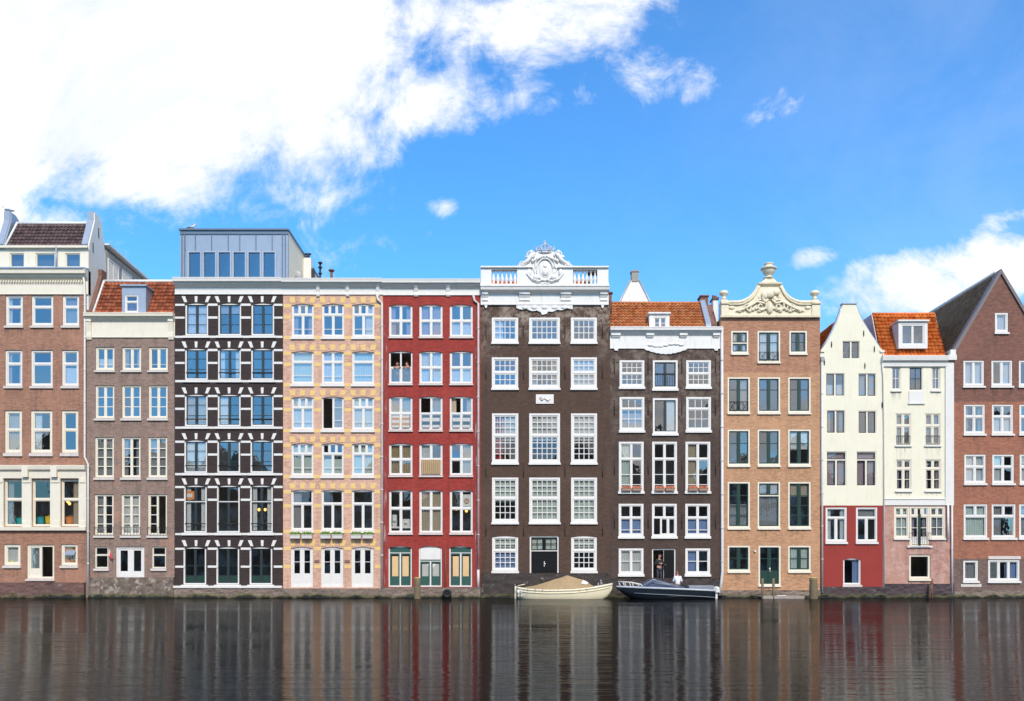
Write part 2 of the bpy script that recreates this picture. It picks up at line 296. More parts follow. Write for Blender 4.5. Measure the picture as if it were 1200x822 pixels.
# ------------------------------------------------------------------ mesh building
def S(Y=0): return F / (D + Y)
def PX(px, Y=0): return (px - 600) / S(Y)
def PZ(py, Y=0): return CAM_Z + (YH - py) / S(Y)
WO = {}
class MB:
    def __init__(s): s.v = []; s.f = []; s.m = []; s.uv = {}; s.cur = 0; s.smooth = set()
    def add(s, vs, fs, smooth=False):
        k = len(s.v); s.v += [tuple(v) for v in vs]
        for f in fs:
            if smooth: s.smooth.add(len(s.f))
            s.f.append(tuple(k + i for i in f)); s.m.append(s.cur)
    def box(s, x0, x1, y0, y1, z0, z1):
        x0, x1 = sorted((x0, x1)); y0, y1 = sorted((y0, y1)); z0, z1 = sorted((z0, z1))
        s.add([(x0,y0,z0),(x1,y0,z0),(x1,y1,z0),(x0,y1,z0),(x0,y0,z1),(x1,y0,z1),(x1,y1,z1),(x0,y1,z1)],
              [(0,3,2,1),(4,5,6,7),(0,1,5,4),(1,2,6,5),(2,3,7,6),(3,0,4,7)])
    def pbox(s, a, b, c, d, y0, y1): s.box(PX(a), PX(c), y0, y1, PZ(d), PZ(b))     # a,b,c,d: facade pixels
    def quad(s, *p): s.add(p, [tuple(range(len(p)))])
    def prism(s, poly, y0, y1):                       # poly: (x,z) seen from the front
        n = len(poly); A = sum(poly[i][0] * poly[(i+1) % n][1] - poly[(i+1) % n][0] * poly[i][1] for i in range(n))
        if A < 0: poly = poly[::-1]
        s.add([(x, y0, z) for x, z in poly] + [(x, y1, z) for x, z in poly],
              [tuple(range(n)), tuple(range(2*n-1, n-1, -1))] + [(i, i+n, (i+1) % n + n, (i+1) % n) for i in range(n)])
    def prof(s, x0, x1, poly):                        # poly: (y,z) extruded along x
        n = len(poly)
        s.add([(x0, y, z) for y, z in poly] + [(x1, y, z) for y, z in poly],
              [tuple(range(n)), tuple(range(2*n-1, n-1, -1))] + [(i, i+n, (i+1) % n + n, (i+1) % n) for i in range(n)])
    def tube(s, pts, r, seg=8, cap=True):
        pts = [Vector(p) for p in pts]; rr = r if isinstance(r, (list, tuple)) else [r] * len(pts)
        vs_ = []; fs = []; up = None
        for i, p in enumerate(pts):
            t = (pts[min(i+1, len(pts)-1)] - pts[max(i-1, 0)])
            if t.length < 1e-9: t = Vector((0, 0, 1))
            t.normalize()
            if up is None:
                up = t.orthogonal().normalized()
            up = (up - t * up.dot(t)); up = up.normalized() if up.length > 1e-6 else t.orthogonal().normalized()
            w = t.cross(up)
            for k in range(seg):
                a = 2 * math.pi * k / seg
                vs_.append(p + (up * math.cos(a) + w * math.sin(a)) * rr[i])
        for i in range(len(pts) - 1):
            for k in range(seg):
                fs.append((i*seg+k, i*seg+(k+1) % seg, (i+1)*seg+(k+1) % seg, (i+1)*seg+k))
        if cap: fs += [tuple(range(seg))[::-1], tuple((len(pts)-1)*seg+k for k in range(seg))]
        s.add(vs_, fs, True)
    def lathe(s, prof, c, seg=14):                    # prof: (r,z)
        vs_ = []; fs = []
        for r, z in prof:
            for k in range(seg):
                a = 2*math.pi*k/seg; vs_.append((c[0]+r*math.cos(a), c[1]+r*math.sin(a), c[2]+z))
        for i in range(len(prof)-1):
            for k in range(seg): fs.append((i*seg+k, i*seg+(k+1) % seg, (i+1)*seg+(k+1) % seg, (i+1)*seg+k))
        fs += [tuple(range(seg))[::-1], tuple((len(prof)-1)*seg+k for k in range(seg))]
        s.add(vs_, fs, True)
    def ball(s, c, r, seg=12, rings=8):
        rx, ry, rz = r if isinstance(r, (tuple, list)) else (r, r, r)
        vs_ = []; fs = []
        for i in range(rings + 1):
            ph = -math.pi/2 + math.pi * i / rings
            for k in range(seg):
                a = 2*math.pi*k/seg; vs_.append((c[0]+rx*math.cos(ph)*math.cos(a), c[1]+ry*math.cos(ph)*math.sin(a), c[2]+rz*math.sin(ph)))
        for i in range(rings):
            for k in range(seg): fs.append((i*seg+k, i*seg+(k+1) % seg, (i+1)*seg+(k+1) % seg, (i+1)*seg+k))
        s.add(vs_, fs, True)
    def build(s, name, mats, parent=None, origin=None):
        if not isinstance(mats, (list, tuple)): mats = [mats]
        xs = [v[0] for v in s.v]; ys = [v[1] for v in s.v]; zs = [v[2] for v in s.v]
        if origin is None: origin = ((min(xs)+max(xs))/2, (min(ys)+max(ys))/2, min(zs))
        me = bpy.data.meshes.new(name)
        me.from_pydata([(v[0]-origin[0], v[1]-origin[1], v[2]-origin[2]) for v in s.v], [], s.f)
        for m in mats: me.materials.append(M[m] if isinstance(m, str) else m)
        for i, p in enumerate(me.polygons):
            p.material_index = s.m[i]; p.use_smooth = i in s.smooth
        if s.uv:
            l = me.uv_layers.new(name='UVMap')
            for p in me.polygons:
                for li in p.loop_indices: l.data[li].uv = s.uv.get(me.loops[li].vertex_index, (0, 0))
        o = bpy.data.objects.new(name, me); COL.objects.link(o)
        put(o, origin, parent); return o
def put(o, origin, parent):
    WO[o.name] = Vector(origin)
    if parent is not None:
        o.parent = parent; o.location = Vector(origin) - WO[parent.name]
    else: o.location = origin
def tag(o, label=None, cat=None, group=None, kind=None):
    for k, v in (('label', label), ('category', cat), ('group', group), ('kind', kind)):
        if v: o[k] = v
    return o
def empty(name, loc, label, cat, group=None):
    o = bpy.data.objects.new(name, None); COL.objects.link(o); o.empty_display_size = .3
    put(o, loc, None); return tag(o, label, cat, group)
def tile_plane(parent, O, U, V, mat, lo=None, hi=None, pitch=.24, course=.3, amp=.045, name='roof_tiles'):
    O, U, V = Vector(O), Vector(U), Vector(V); lu, lv = U.length, V.length; u, v = U/lu, V/lv; n = u.cross(v)
    if n.y > 0 and abs(n.y) > .2: n = -n
    if n.z < 0: n = -n
    mb = MB(); nu = int(lu / pitch * 6) + 1; rows = []; nc = max(1, round(lv / course))
    for c in range(nc):
        rows += [(c, c * lv / nc, 0), (c, (c + 1) * lv / nc, -.06)]
    idx = []
    for (c, b, dz) in rows:
        r = []
        for i in range(nu + 1):
            a = i * lu / nu
            if lo: a = max(a, lo(b / lv))
            if hi: a = min(a, hi(b / lv))
            ph = a / pitch
            h = amp * math.sin(2 * math.pi * ph) + dz + .04
            h += .012*noise.noise(Vector((math.floor(ph+.25)*3.7, c*5.3, O.x)))*2; mb.v.append(tuple(O + u * a + v * b + n * h)); mb.uv[len(mb.v) - 1] = (ph + .25, c + .5 + (.4 if dz else -.4))
            r.append(len(mb.v) - 1)
        idx.append(r)
    for j in range(len(idx) - 1):
        for i in range(nu):
            mb.f.append((idx[j][i], idx[j][i+1], idx[j+1][i+1], idx[j+1][i])); mb.m.append(0)
            if j % 2 == 0: mb.smooth.add(len(mb.f) - 1)
    return mb.build(name, mat, parent)

def clip(poly, ax, v, sgn):
    out = []
    for i in range(len(poly)):
        p, q = poly[i], poly[(i+1) % len(poly)]; dp_, dq = (p[ax]-v)*sgn, (q[ax]-v)*sgn
        if dp_ >= 0: out.append(p)
        if dp_*dq < 0: t = dp_/(dp_-dq); out.append((p[0]+(q[0]-p[0])*t, p[1]+(q[1]-p[1])*t))
    return out
# ------------------------------------------------------------------ houses and windows
class House:
    def __init__(s, label, x0, x1, depth=9.0):
        s.x0, s.x1, s.depth = x0, x1, depth; s.op = []; s.zmax = 0; s.rows = []
        s.root = empty('canal_house', ((PX(x0)+PX(x1))/2, .2, 0), label, 'house', 'canal houses standing in a row in the water')
    def wall(s, top, bottom, zones, mats, gable=None, side=None, inner='room', hole=None):
        """zones: list of py boundaries between material indices, from the bottom up."""
        mb = MB(); X0, X1 = PX(s.x0), PX(s.x1); z0, z1 = PZ(bottom), PZ(top); dp = s.depth
        xs = {X0, X1}; zs = {z0, z1}; ops = []
        for (a, b, c, d, ar) in s.op:
            e = .006; o = (max(PX(a)+e, X0+.002), min(PX(c)-e, X1-.002), max(PZ(d)+e, z0+.002), PZ(b)-e, ar/19.0); ops.append(o); xs |= {o[0], o[1]}; zs |= {o[2], min(o[3], z1)}
        zb = sorted(PZ(z) for z in zones)
        for z in zb: zs.add(z)
        xs, zs = sorted(xs), sorted(zs)
        for j in range(len(zs)-1):
            zc = (zs[j]+zs[j+1])/2; mb.cur = sum(zc > z for z in zb)
            run = None
            for i in range(len(xs)-1):
                xc = (xs[i]+xs[i+1])/2
                solid = not any(o[0] < xc < o[1] and o[2] < zc < o[3] for o in ops)
                if solid and run is None: run = xs[i]
                if run is not None and (not solid or i == len(xs)-2):
                    e = xs[i] if not solid else xs[i+1]
                    mb.quad((run,0,zs[j]),(e,0,zs[j]),(e,0,zs[j+1]),(run,0,zs[j+1])); run = None
        for (a, c, d, b, ar) in ops:
            zc = (d+b)/2; mb.cur = sum(zc > z for z in zb); t = .3
            mb.quad((a,0,d),(a,0,b),(a,t,b),(a,t,d)); mb.quad((c,0,d),(c,t,d),(c,t,b),(c,0,b))
            mb.quad((a,0,d),(a,t,d),(c,t,d),(c,0,d)); mb.quad((a,0,b),(c,0,b),(c,t,b),(a,t,b))
            if ar > 0:
                n = 10; hw = (c-a)/2; xm = (a+c)/2; q = [(a+(c-a)*i/n) for i in range(n+1)]; zz = [b-ar*((x-xm)/hw)**2 for x in q]
                for i in range(n):
                    if zz[i] > b-1e-6 and zz[i+1] > b-1e-6: continue
                    mb.quad((q[i],0,zz[i]),(q[i+1],0,zz[i+1]),(q[i+1],0,b),(q[i],0,b))
                    mb.quad((q[i],0,zz[i]),(q[i],.08,zz[i]),(q[i+1],.08,zz[i+1]),(q[i+1],0,zz[i+1]))
        last = len(zb); mb.cur = last
        if gable:
            pieces = [gable]
            if hole:
                ha, hb, hc, hd = PX(hole[0])+.006, PZ(hole[1])-.006, PX(hole[2])-.006, PZ(hole[3])+.006
                mid = clip(clip(gable, 0, ha, 1), 0, hc, -1); pieces = [clip(gable, 0, ha, -1), clip(gable, 0, hc, 1), clip(mid, 1, hb, 1)]
                if hd > z1+.01: pieces.append(clip(mid, 1, hd, -1))
            for q in pieces:
                if len(q) > 2: mb.prism(q, 0, .35)
        # sides, back, inner shell
        mb.cur = last if side is None else side
        mb.quad((X0,0,z0),(X0,0,z1),(X0,dp,z1),(X0,dp,z0)); mb.quad((X1,0,z0),(X1,dp,z0),(X1,dp,z1),(X1,0,z1))
        mb.quad((X0,dp,z0),(X0,dp,z1),(X1,dp,z1),(X1,dp,z0)); mb.quad((X0,.35 if gable else 0,z1),(X1,.35 if gable else 0,z1),(X1,dp,z1),(X0,dp,z1))
        o = mb.build('wall', mats, s.root, (WO[s.root.name].x, 0, 0))
        # rooms
        rm = MB(); rows = sorted({round(q[3]) for q in s.op if True})
        lev = [z0 + .02]
        bot = sorted({PZ(q[3]) for q in s.op}); 
        for zz in bot:
            if zz - lev[-1] > 1.6: lev.append(zz - .25)
        lev.append(z1 - .02); e = .01; bk = 4.2
        for a in range(len(lev)-1):
            if lev[a+1]-lev[a] < .5: continue
            for (xa, xb) in [(X0+e, X1-e)]:
                za, zc = lev[a]+.04, lev[a+1]-.04
                rm.quad((xa,.3,za),(xb,.3,za),(xb,bk,za),(xa,bk,za)); rm.quad((xa,.3,zc),(xa,bk,zc),(xb,bk,zc),(xb,.3,zc))
                rm.quad((xa,bk,za),(xb,bk,za),(xb,bk,zc),(xa,bk,zc)); rm.quad((xa,.3,za),(xa,bk,za),(xa,bk,zc),(xa,.3,zc)); rm.quad((xb,.3,za),(xb,.3,zc),(xb,bk,zc),(xb,bk,za))
        rm.build('interior', inner, s.root)
        return o
def frame_geo(mb, a, b, c, d, bands, y, cas, mull, trans, sash, munt, X=PX, Z=PZ, opens=(), yd=.0, bot=None, panelmat=2, k=1.0, swing=()):
    """px rectangle -> casing (slot 0), sashes (slot 1), panels (slot 2); returns glass rectangles."""
    bot = cas if bot is None else bot; glass = []
    x0, x1, z0, z1 = X(a), X(c), Z(d), Z(b); u = k/19.0; cs, ml, tr, sa, mu, bt = cas*u, mull*u, trans*u, sash*u, munt*u, bot*u
    mb.cur = 0
    if cs > 0:
        mb.box(x0, x0+cs, y, y+.14, z0, z1); mb.box(x1-cs, x1, y, y+.14, z0, z1)
        mb.box(x0+cs, x1-cs, y, y+.14, z1-cs, z1)
    if bt > 0: mb.box(x0+cs, x1-cs, y, y+.14, z0, z0+bt)
    xi0, xi1, zi0, zi1 = x0+cs, x1-cs, z0+bt, z1-cs
    H = zi1-zi0; tot = sum(q[0] for q in bands); avail = H-tr*(len(bands)-1); zt = zi1
    for bi, (fr, nl, nx, ny) in enumerate(bands):
        h = avail*fr/tot; zb_ = zt-h
        if bi < len(bands)-1: mb.cur = 0; mb.box(xi0, xi1, y+.015+yd, y+.125, zb_-tr, zb_)
        wl = ((xi1-xi0)-ml*(nl-1))/nl
        for li in range(nl):
            xa = xi0+li*(wl+ml); xb = xa+wl
            if li < nl-1: mb.cur = 0 if yd == 0 else 1; mb.box(xb, xb+ml, y+.02+yd, y+.12, zb_, zt)
            if (bi, li) in opens: continue
            mb.cur = 1; ys, ye = y+.04+yd, y+.1
            if sa > 0:
                mb.box(xa, xa+sa, ys, ye, zb_, zt); mb.box(xb-sa, xb, ys, ye, zb_, zt)
                mb.box(xa+sa, xb-sa, ys, ye, zb_, zb_+sa*1.2); mb.box(xa+sa, xb-sa, ys, ye, zt-sa, zt)
            ga, gb, gc, gd = xa+sa, xb-sa, zb_+sa*1.2, zt-sa
            for i in range(1, nx):
                xm = ga+(gb-ga)*i/nx; mb.box(xm-mu/2, xm+mu/2, ys+.012, ye-.012, gc, gd)
            fr_ = ny if isinstance(ny, (list, tuple)) else [1.0/ny]*ny; zz = gd; n_ = len(fr_); sm = sum(abs(q) for q in fr_); g0 = gd
            for j, q in enumerate(fr_):
                z2 = zz-(gd-gc)*abs(q)/sm
                if q < 0:
                    mb.cur = panelmat; mb.box(ga, gb, ys+.014, ye-.01, z2, zz); mb.cur = 1
                    if gb-ga > .25: mb.cur = panelmat; mb.box(ga+.07, gb-.07, ys+.004, ys+.014, z2+.07, zz-.07); mb.cur = 1
                    if g0 > zz+.01: glass.append((ga, gb, zz, g0))
                    g0 = z2
                if j < n_-1: mb.box(ga, gb, ys+.010, ye-.014, z2-mu/2, z2+mu/2)
                zz = z2
            if g0 > gc+.01: glass.append((ga, gb, gc, g0))
        zt = zb_-tr
    mb.cur = 0
    return glass, (xi0, xi1, zi0, zi1)
def panes(parent, glass, y, mat='glass', rs=None):
    if not glass: return
    mb = MB()
    for (a, b, c, d) in glass:
        t1, t2 = rnd.uniform(-.011, .011), rnd.uniform(-.012, .012); yy = y+.07
        mb.quad((a, yy+t1+t2, c), (b, yy-t1+t2, c), (b, yy-t1-t2, d), (a, yy+t1-t2, d))
    return mb.build('pane', mat, parent)
def curtain(parent, rect, y, kind, mat, name='curtain'):
    xi0, xi1, zi0, zi1 = rect; w = xi1-xi0; h = zi1-zi0; mb = MB(); yy = y+.16
    def cloth(xa, xb, za, zc, amp=.03):
        n = max(4, int((xb-xa)/.03)); vs_ = []; fs = []; ph = rnd.random()*6
        for j, z in enumerate((za, (za+zc)/2, zc)):
            for i in range(n+1):
                x = xa+(xb-xa)*i/n; vs_.append((x, yy+amp*math.sin(x*42+ph+.3*j)+rnd.uniform(-.004, .004), z))
        for j in range(2):
            for i in range(n): fs.append((j*(n+1)+i, j*(n+1)+i+1, (j+1)*(n+1)+i+1, (j+1)*(n+1)+i))
        mb.add(vs_, fs, True)
    if kind == 'full': cloth(xi0, xi1, zi0, zi1)
    elif kind == 'sides': cloth(xi0, xi0+w*.24, zi0, zi1); cloth(xi1-w*.24, xi1, zi0, zi1)
    elif kind == 'left': cloth(xi0, xi0+w*.42, zi0, zi1)
    elif kind == 'right': cloth(xi1-w*.42, xi1, zi0, zi1)
    elif kind == 'low': cloth(xi0, xi1, zi0, zi0+h*.52, .01)
    elif kind == 'gap': cloth(xi0, xi0+w*.38, zi0, zi1); cloth(xi0+w*.6, xi1, zi0, zi1)
    elif kind == 'blind': cloth(xi0, xi1, zi0+h*.45, zi1, .002)
    elif kind == 'blindq': cloth(xi0, xi1, zi0+h*.7, zi1, .002)
    elif kind == 'flat': cloth(xi0, xi1, zi0, zi1, .002)
    mb.build(name, mat, parent)
def win(H, rect, bands=((1, 2, 1, 1),), cm='white', sm=None, pm=None, y=.07, cas=2.2, mull=1.6, trans=1.8, sash=.9, munt=.7, sill=3.0, over=1.0, sillm='sillstone',
        arch=0, cur=None, opens=(), glass='glass', yd=0, bot=None, name='window', root=None, cut=True):
    a, b, c, d = rect; ds = d-sill; par = H.root if root is None else root
    if cut: H.op.append((a, b, c, ds if sill else d, arch))
    mb = MB(); g, inner = frame_geo(mb, a, b, c, ds, bands, y, cas, mull, trans, sash, munt, opens=opens, yd=yd, bot=bot)
    w = mb.build(name, [cm, sm or cm, pm or sm or cm], par)
    panes(w, g, y+yd, glass)
    if sill:
        sb = MB(); sb.prof(PX(a-over), PX(c+over), [(-.1, PZ(d)), (.06+y, PZ(d)), (.06+y, PZ(ds)-.002), (y-.005, PZ(ds)-.002), (-.1, PZ(ds)-.03)])
        sb.build('sill', sillm, w)
        if not yd or cm == 'cream':
            if arch != 1.6: streaks(w, PX(a-over), PX(c+over), PZ(d)+.005, cr_.uniform(.5, 1.0))
    if cur is None and name == 'window' and not opens and cr_.random() < .42:
        cur = (cr_.choice(['sides', 'sides', 'blindq', 'low', 'left', 'right', 'full']), cr_.choice(['cur_white', 'cur_white', 'cur_grey', 'cur_beige']))
    if cur:
        for cc in (cur if isinstance(cur, list) else [cur]):
            curtain(w, inner, y, cc[0], cc[1], 'blind' if cc[0] in ('blind', 'blindq', 'flat') else 'curtain')
    return w
STAIN = None
def stain_mat():
    m, nt, b = mat_new('rain_streaks'); N = nt.nodes; L = nt.links; out = N['Material Output']; p = wpos(nt)
    b.inputs['Base Color'].default_value = (.07, .055, .04, 1); b.inputs['Roughness'].default_value = .9
    uv = N.new('ShaderNodeUVMap'); sp = N.new('ShaderNodeSeparateXYZ'); L.new(uv.outputs[0], sp.inputs[0])
    s1 = rng(nt, nz(nt, p, 1, 5, .65, (9, 9, .6)), .48, .75)
    g = N.new('ShaderNodeMath'); g.operation = 'POWER'; L.new(sp.outputs[1], g.inputs[0]); g.inputs[1].default_value = 1.5
    e = N.new('ShaderNodeMath'); e.operation = 'PINGPONG'; L.new(sp.outputs[0], e.inputs[0]); e.inputs[1].default_value = .5
    ed = rng(nt, e.outputs[0], 0, .12)
    f = N.new('ShaderNodeMath'); f.operation = 'MULTIPLY'; L.new(s1, f.inputs[0]); L.new(g.outputs[0], f.inputs[1])
    f2 = N.new('ShaderNodeMath'); f2.operation = 'MULTIPLY'; L.new(f.outputs[0], f2.inputs[0]); L.new(ed, f2.inputs[1])
    f3 = N.new('ShaderNodeMath'); f3.operation = 'MULTIPLY'; L.new(f2.outputs[0], f3.inputs[0]); f3.inputs[1].default_value = .5
    t = N.new('ShaderNodeBsdfTransparent'); mx = N.new('ShaderNodeMixShader'); L.new(f3.outputs[0], mx.inputs[0]); L.new(t.outputs[0], mx.inputs[1]); L.new(b.outputs[0], mx.inputs[2]); L.new(mx.outputs[0], out.inputs[0])
    return m
M['stain'] = stain_mat()
def streaks(w, a, c, z, h=.8, y=-.004):
    mb = MB(); mb.quad((a, y, z-h), (c, y, z-h), (c, y, z), (a, y, z)); mb.uv = {0: (0, 0), 1: (1, 0), 2: (1, 1), 3: (0, 1)}
    return mb.build('rain_streaks', 'stain', w)
def cornice(H, a, b, c, d, proj=.45, mat='white', name='cornice', frieze=.55, dent=False, root=None):
    z1, z0 = PZ(b), PZ(d); h = z1-z0; f = z0+h*frieze
    pts = [(.06, z0), (-.07, z0), (-.07, z0+.05), (-.045, z0+.05), (-.045, f-.05), (-.09, f-.03), (-.11, f), (-proj*.55, f+h*(1-frieze)*.25), (-proj*.6, f+h*(1-frieze)*.45),
           (-proj*.92, f+h*(1-frieze)*.5), (-proj*.95, f+h*(1-frieze)*.75), (-proj, z1-.03), (-proj, z1), (.3, z1+.02), (.3, z0)]
    mb = MB(); mb.prof(PX(a), PX(c), pts)
    if dent:
        n = int((PX(c)-PX(a))/.16)
        for i in range(n):
            x = PX(a)+.05+i*.16; mb.box(x, x+.08, -.17, -.06, f-.17, f-.05)
    return mb.build(name, mat, H.root if root is None else root)
def console(H, a, b, c, d, y=-.22, mat='white'):
    x0, x1, z1, z0 = PX(a), PX(c), PZ(b), PZ(d); h = z1-z0; mb = MB()
    mb.prof(x0, x1, [(0, z0), (y*.35, z0), (y*.55, z0+h*.12), (y*.5, z0+h*.35), (y*.75, z0+h*.6), (y, z0+h*.8), (y, z1), (0, z1)])
    mb.tube([(x0-.012, y*.8, z1-h*.2), (x1+.012, y*.8, z1-h*.2)], min(.07, h*.18), 8)
    return mb.build('bracket', mat, H.root)
def plinth(H, top, mat, a=None, c=None, y=-.14, bottom=712):
    a = H.x0 if a is None else a; c = H.x1 if c is None else c
    x0, x1, z1, z0 = PX(a), PX(c), PZ(top), PZ(bottom); n = max(4, int((x1-x0)/.12)); m = 10
    mb = MB(); vs_ = []; fs = []
    for j in range(m+1):
        z = z0+(z1-z0)*j/m
        for i in range(n+1):
            x = x0+(x1-x0)*i/n; vs_.append((x, y+.06*noise.noise(Vector((x*2.3, z*4, 3)))+.04*noise.noise(Vector((x*7, z*9, 7))), z))
    for j in range(m):
        for i in range(n): fs.append((j*(n+1)+i, j*(n+1)+i+1, (j+1)*(n+1)+i+1, (j+1)*(n+1)+i))
    mb.add(vs_, fs)
    mb.quad((x0, y-.0, z1), (x1, y, z1), (x1, .02, z1+.015), (x0, .02, z1+.015))
    mb.quad((x0, y, z0), (x0, y, z1), (x0, .02, z1), (x0, .02, z0)); mb.quad((x1, y, z0), (x1, .02, z0), (x1, .02, z1), (x1, y, z1))
    return mb.build('plinth', mat, H.root)
def pipe(H, pts, mat='pipe', r=.055, y=-.1, name='drainpipe'):
    mb = MB(); P = [(PX(a), y, PZ(b)) for a, b in pts]; mb.tube(P, r, 8)
    z0, z1 = P[-1][2], P[0][2]; k = int((z1-z0)/1.9)
    for i in range(1, k):
        z = z0+(z1-z0)*i/k; 
        for (p, q) in zip(P, P[1:]):
            if q[2] <= z <= p[2] and p[2]-q[2] > 1:
                t = (z-q[2])/(p[2]-q[2]); x = q[0]+(p[0]-q[0])*t; mb.tube([(x, y, z), (x, y, z+.06)], r*1.3, 8)
    return mb.build(name, mat, H.root)
def anchor(H, x, y0, y1, mat='iron'):
    mb = MB(); mb.tube([(PX(x), -.035, PZ(y0)), (PX(x), -.045, PZ((y0+y1)/2)), (PX(x), -.035, PZ(y1))], [.02, .03, .018], 6)
    mb.box(PX(x)-.03, PX(x)+.03, -.05, 0, PZ((y0+y1)/2)-.03, PZ((y0+y1)/2)+.03)
    return mb.build('wall_anchor', mat, H.root)
def railing(parent, a, b, c, d, y=-.08, mat='iron', cross=True, n=None, X=PX, Z=PZ):
    mb = MB(); x0, x1, z1, z0 = X(a), X(c), Z(b), Z(d)
    for z in (z1, z0+.03): mb.tube([(x0, y, z), (x1, y, z)], .016, 6)
    n = n or max(3, int((x1-x0)/.12))
    for i in range(n+1):
        x = x0+(x1-x0)*i/n; mb.tube([(x, y, z0), (x, y, z1)], .009, 5)
    if cross:
        k = 3
        for i in range(k):
            xa, xb = x0+(x1-x0)*i/k, x0+(x1-x0)*(i+1)/k
            mb.tube([(xa, y-.01, z0), (xb, y-.01, z1)], .012, 5); mb.tube([(xb, y-.01, z0), (xa, y-.01, z1)], .012, 5)
    for x in (x0, x1): mb.tube([(x, y, z1), (x, .1, z1)], .014, 5)
    return mb.build('railing', mat, parent)
# ------------------------------------------------------------------ setting: water and ground
def water_mat():
    m, nt, b = mat_new('canal_water'); p = wpos(nt); N = nt.nodes; L = nt.links; out = N['Material Output']; N.remove(b)
    n1 = nz(nt, p, 1, 3, .5, (.35, 2.4, 1)); n2 = nz(nt, p, 1, 3, .55, (1.6, 8, 1)); n3 = nz(nt, p, 1, 3, .55, (.1, .25, 1))
    a = N.new('ShaderNodeMath'); a.operation = 'MULTIPLY_ADD'; L.new(n2, a.inputs[0]); a.inputs[1].default_value = .35; L.new(n1, a.inputs[2])
    bp = N.new('ShaderNodeBump'); bp.inputs['Distance'].default_value = .1; L.new(a.outputs[0], bp.inputs['Height'])
    L.new(rng(nt, n3, .35, .65, WAVE*.4, WAVE*1.5), bp.inputs['Strength'])
    d = N.new('ShaderNodeBsdfDiffuse'); d.inputs[0].default_value = (.008, .0075, .006, 1)
    g = N.new('ShaderNodeBsdfGlossy'); g.inputs[0].default_value = (.455, .46, .465, 1); L.new(rng(nt, n3, .35, .65, .05, .1), g.inputs['Roughness'])
    f = N.new('ShaderNodeFresnel'); f.inputs[0].default_value = 1.33; L.new(bp.outputs[0], g.inputs['Normal']); L.new(bp.outputs[0], f.inputs['Normal'])
    mx = N.new('ShaderNodeMixShader'); L.new(f.outputs[0], mx.inputs[0]); L.new(d.outputs[0], mx.inputs[1]); L.new(g.outputs[0], mx.inputs[2]); L.new(mx.outputs[0], out.inputs[0])
    return m
WAVE = .2
mb = MB(); mb.quad((-700, -700, 0), (700, -700, 0), (700, .35, 0), (-700, .35, 0))
tag(mb.build('canal_water', water_mat(), None, (0, 0, 0)), kind='structure')
mb = MB(); mb.quad((-2500, .4, -.02), (2500, .4, -.02), (2500, 4000, -.02), (-2500, 4000, -.02))
tag(mb.build('ground', 'asph', None, (0, 0, 0)), kind='structure')

W1 = [(.36, 1, 1, 1), (.64, 1, 1, 1)]
# ------------------------------------------------------------------ house 1: red brown brick with the white attic
h = House('', -8, 100.6); h1 = h
tag(h.root, 'red brown brick house with white attic storey and wide white shop windows')
for (x0, x1, i) in ((6.4, 26.8, 0), (36.8, 62.4, 1), (73, 92.8, 2)):
    win(h, (x0, 346, x1, 384.7), W1, cas=2.4, sill=3, glass='glass_hi', cur=[('full', 'cur_grey')] if i == 2 else ([('sides', 'cur_white')] if i == 0 else None))
    win(h, (x0-.6, 410.3, x1-.6, 455.6), W1, cas=2.4, sill=3, glass='glass_hi', cur=[('sides', 'cur_beige')] if i == 0 else None)
    win(h, (x0-1, 481, x1-1, 535), [(.45, 1, 1, 1), (.55, 1, 1, 1)], cas=3, cm='cream', sill=4, cur=[('full', 'cur_beige'), ('left', 'cur_white'), None][i] if i < 2 else None)
sf = MB()
for (a, c) in ((-8, 5.3), (26.8, 38), (60, 71.8), (93.4, 102)):
    sf.pbox(a, 561, c, 618, -.12, .2); sf.pbox(a+.8 if a > 0 else a, 561, c-.8, 566, -.17, -.12); sf.pbox(a+.6 if a > 0 else a, 611, c-.6, 618, -.16, -.12)
sf.prof(PX(-8), PX(102), [(.1, PZ(561)), (-.14, PZ(561)), (-.16, PZ(553)), (-.3, PZ(551)), (-.34, PZ(547)), (-.34, PZ(546)), (.1, PZ(545.5))])
sf.prof(PX(-8), PX(102), [(.1, PZ(622)), (-.2, PZ(622)), (-.22, PZ(618)), (.1, PZ(617.7))])
for x in (32.4, 66): sf.pbox(x-3.5, 548, x+3.5, 560, -.36, -.15)
sf.build('shop_front', 'cream', h.root)
for i, (x0, x1) in enumerate(((5.3, 26.8), (38, 60), (71.8, 93.4))):
    win(h, (x0, 562, x1, 617), [(.42, 1, 1, 1), (.58, 1, 1, 1)], cas=1.5, sill=0, cm='cream', glass='glass_lo', cur=('left', 'cur_grey') if i == 0 else None)
win(h, (4.4, 638, 24, 666), [(1, 1, 1, 1)], cas=3, sill=3, cm='cream', glass='glass_lo')
win(h, (31.5, 638.4, 63.6, 681), [(1, 2, 1, (.76, -.24))], cas=2.5, sill=2.5, cm='cream', opens=((0, 1),), name='door', sash=1.5, cur=('left', 'cur_grey'))
win(h, (71.5, 638, 91, 666), [(1, 1, 1, 1)], cas=2.5, sill=3, cm='cream', glass='glass_lo')
w_ = h.root.children[-1]; curtain(w_, (PX(74), PX(88.5), PZ(661), PZ(643)), .0, 'full', cloth_mat('orange_curtain', (.8, .3, .06)))
mb = MB(); mb.prof(PX(77), PX(88), [(.12, PZ(645)), (-.12, PZ(649)), (-.12, PZ(651)), (-.1, PZ(651)), (.12, PZ(647))]); mb.build('awning', 'lead', w_)
h.wall(317.6, 712, [], ['b1'])
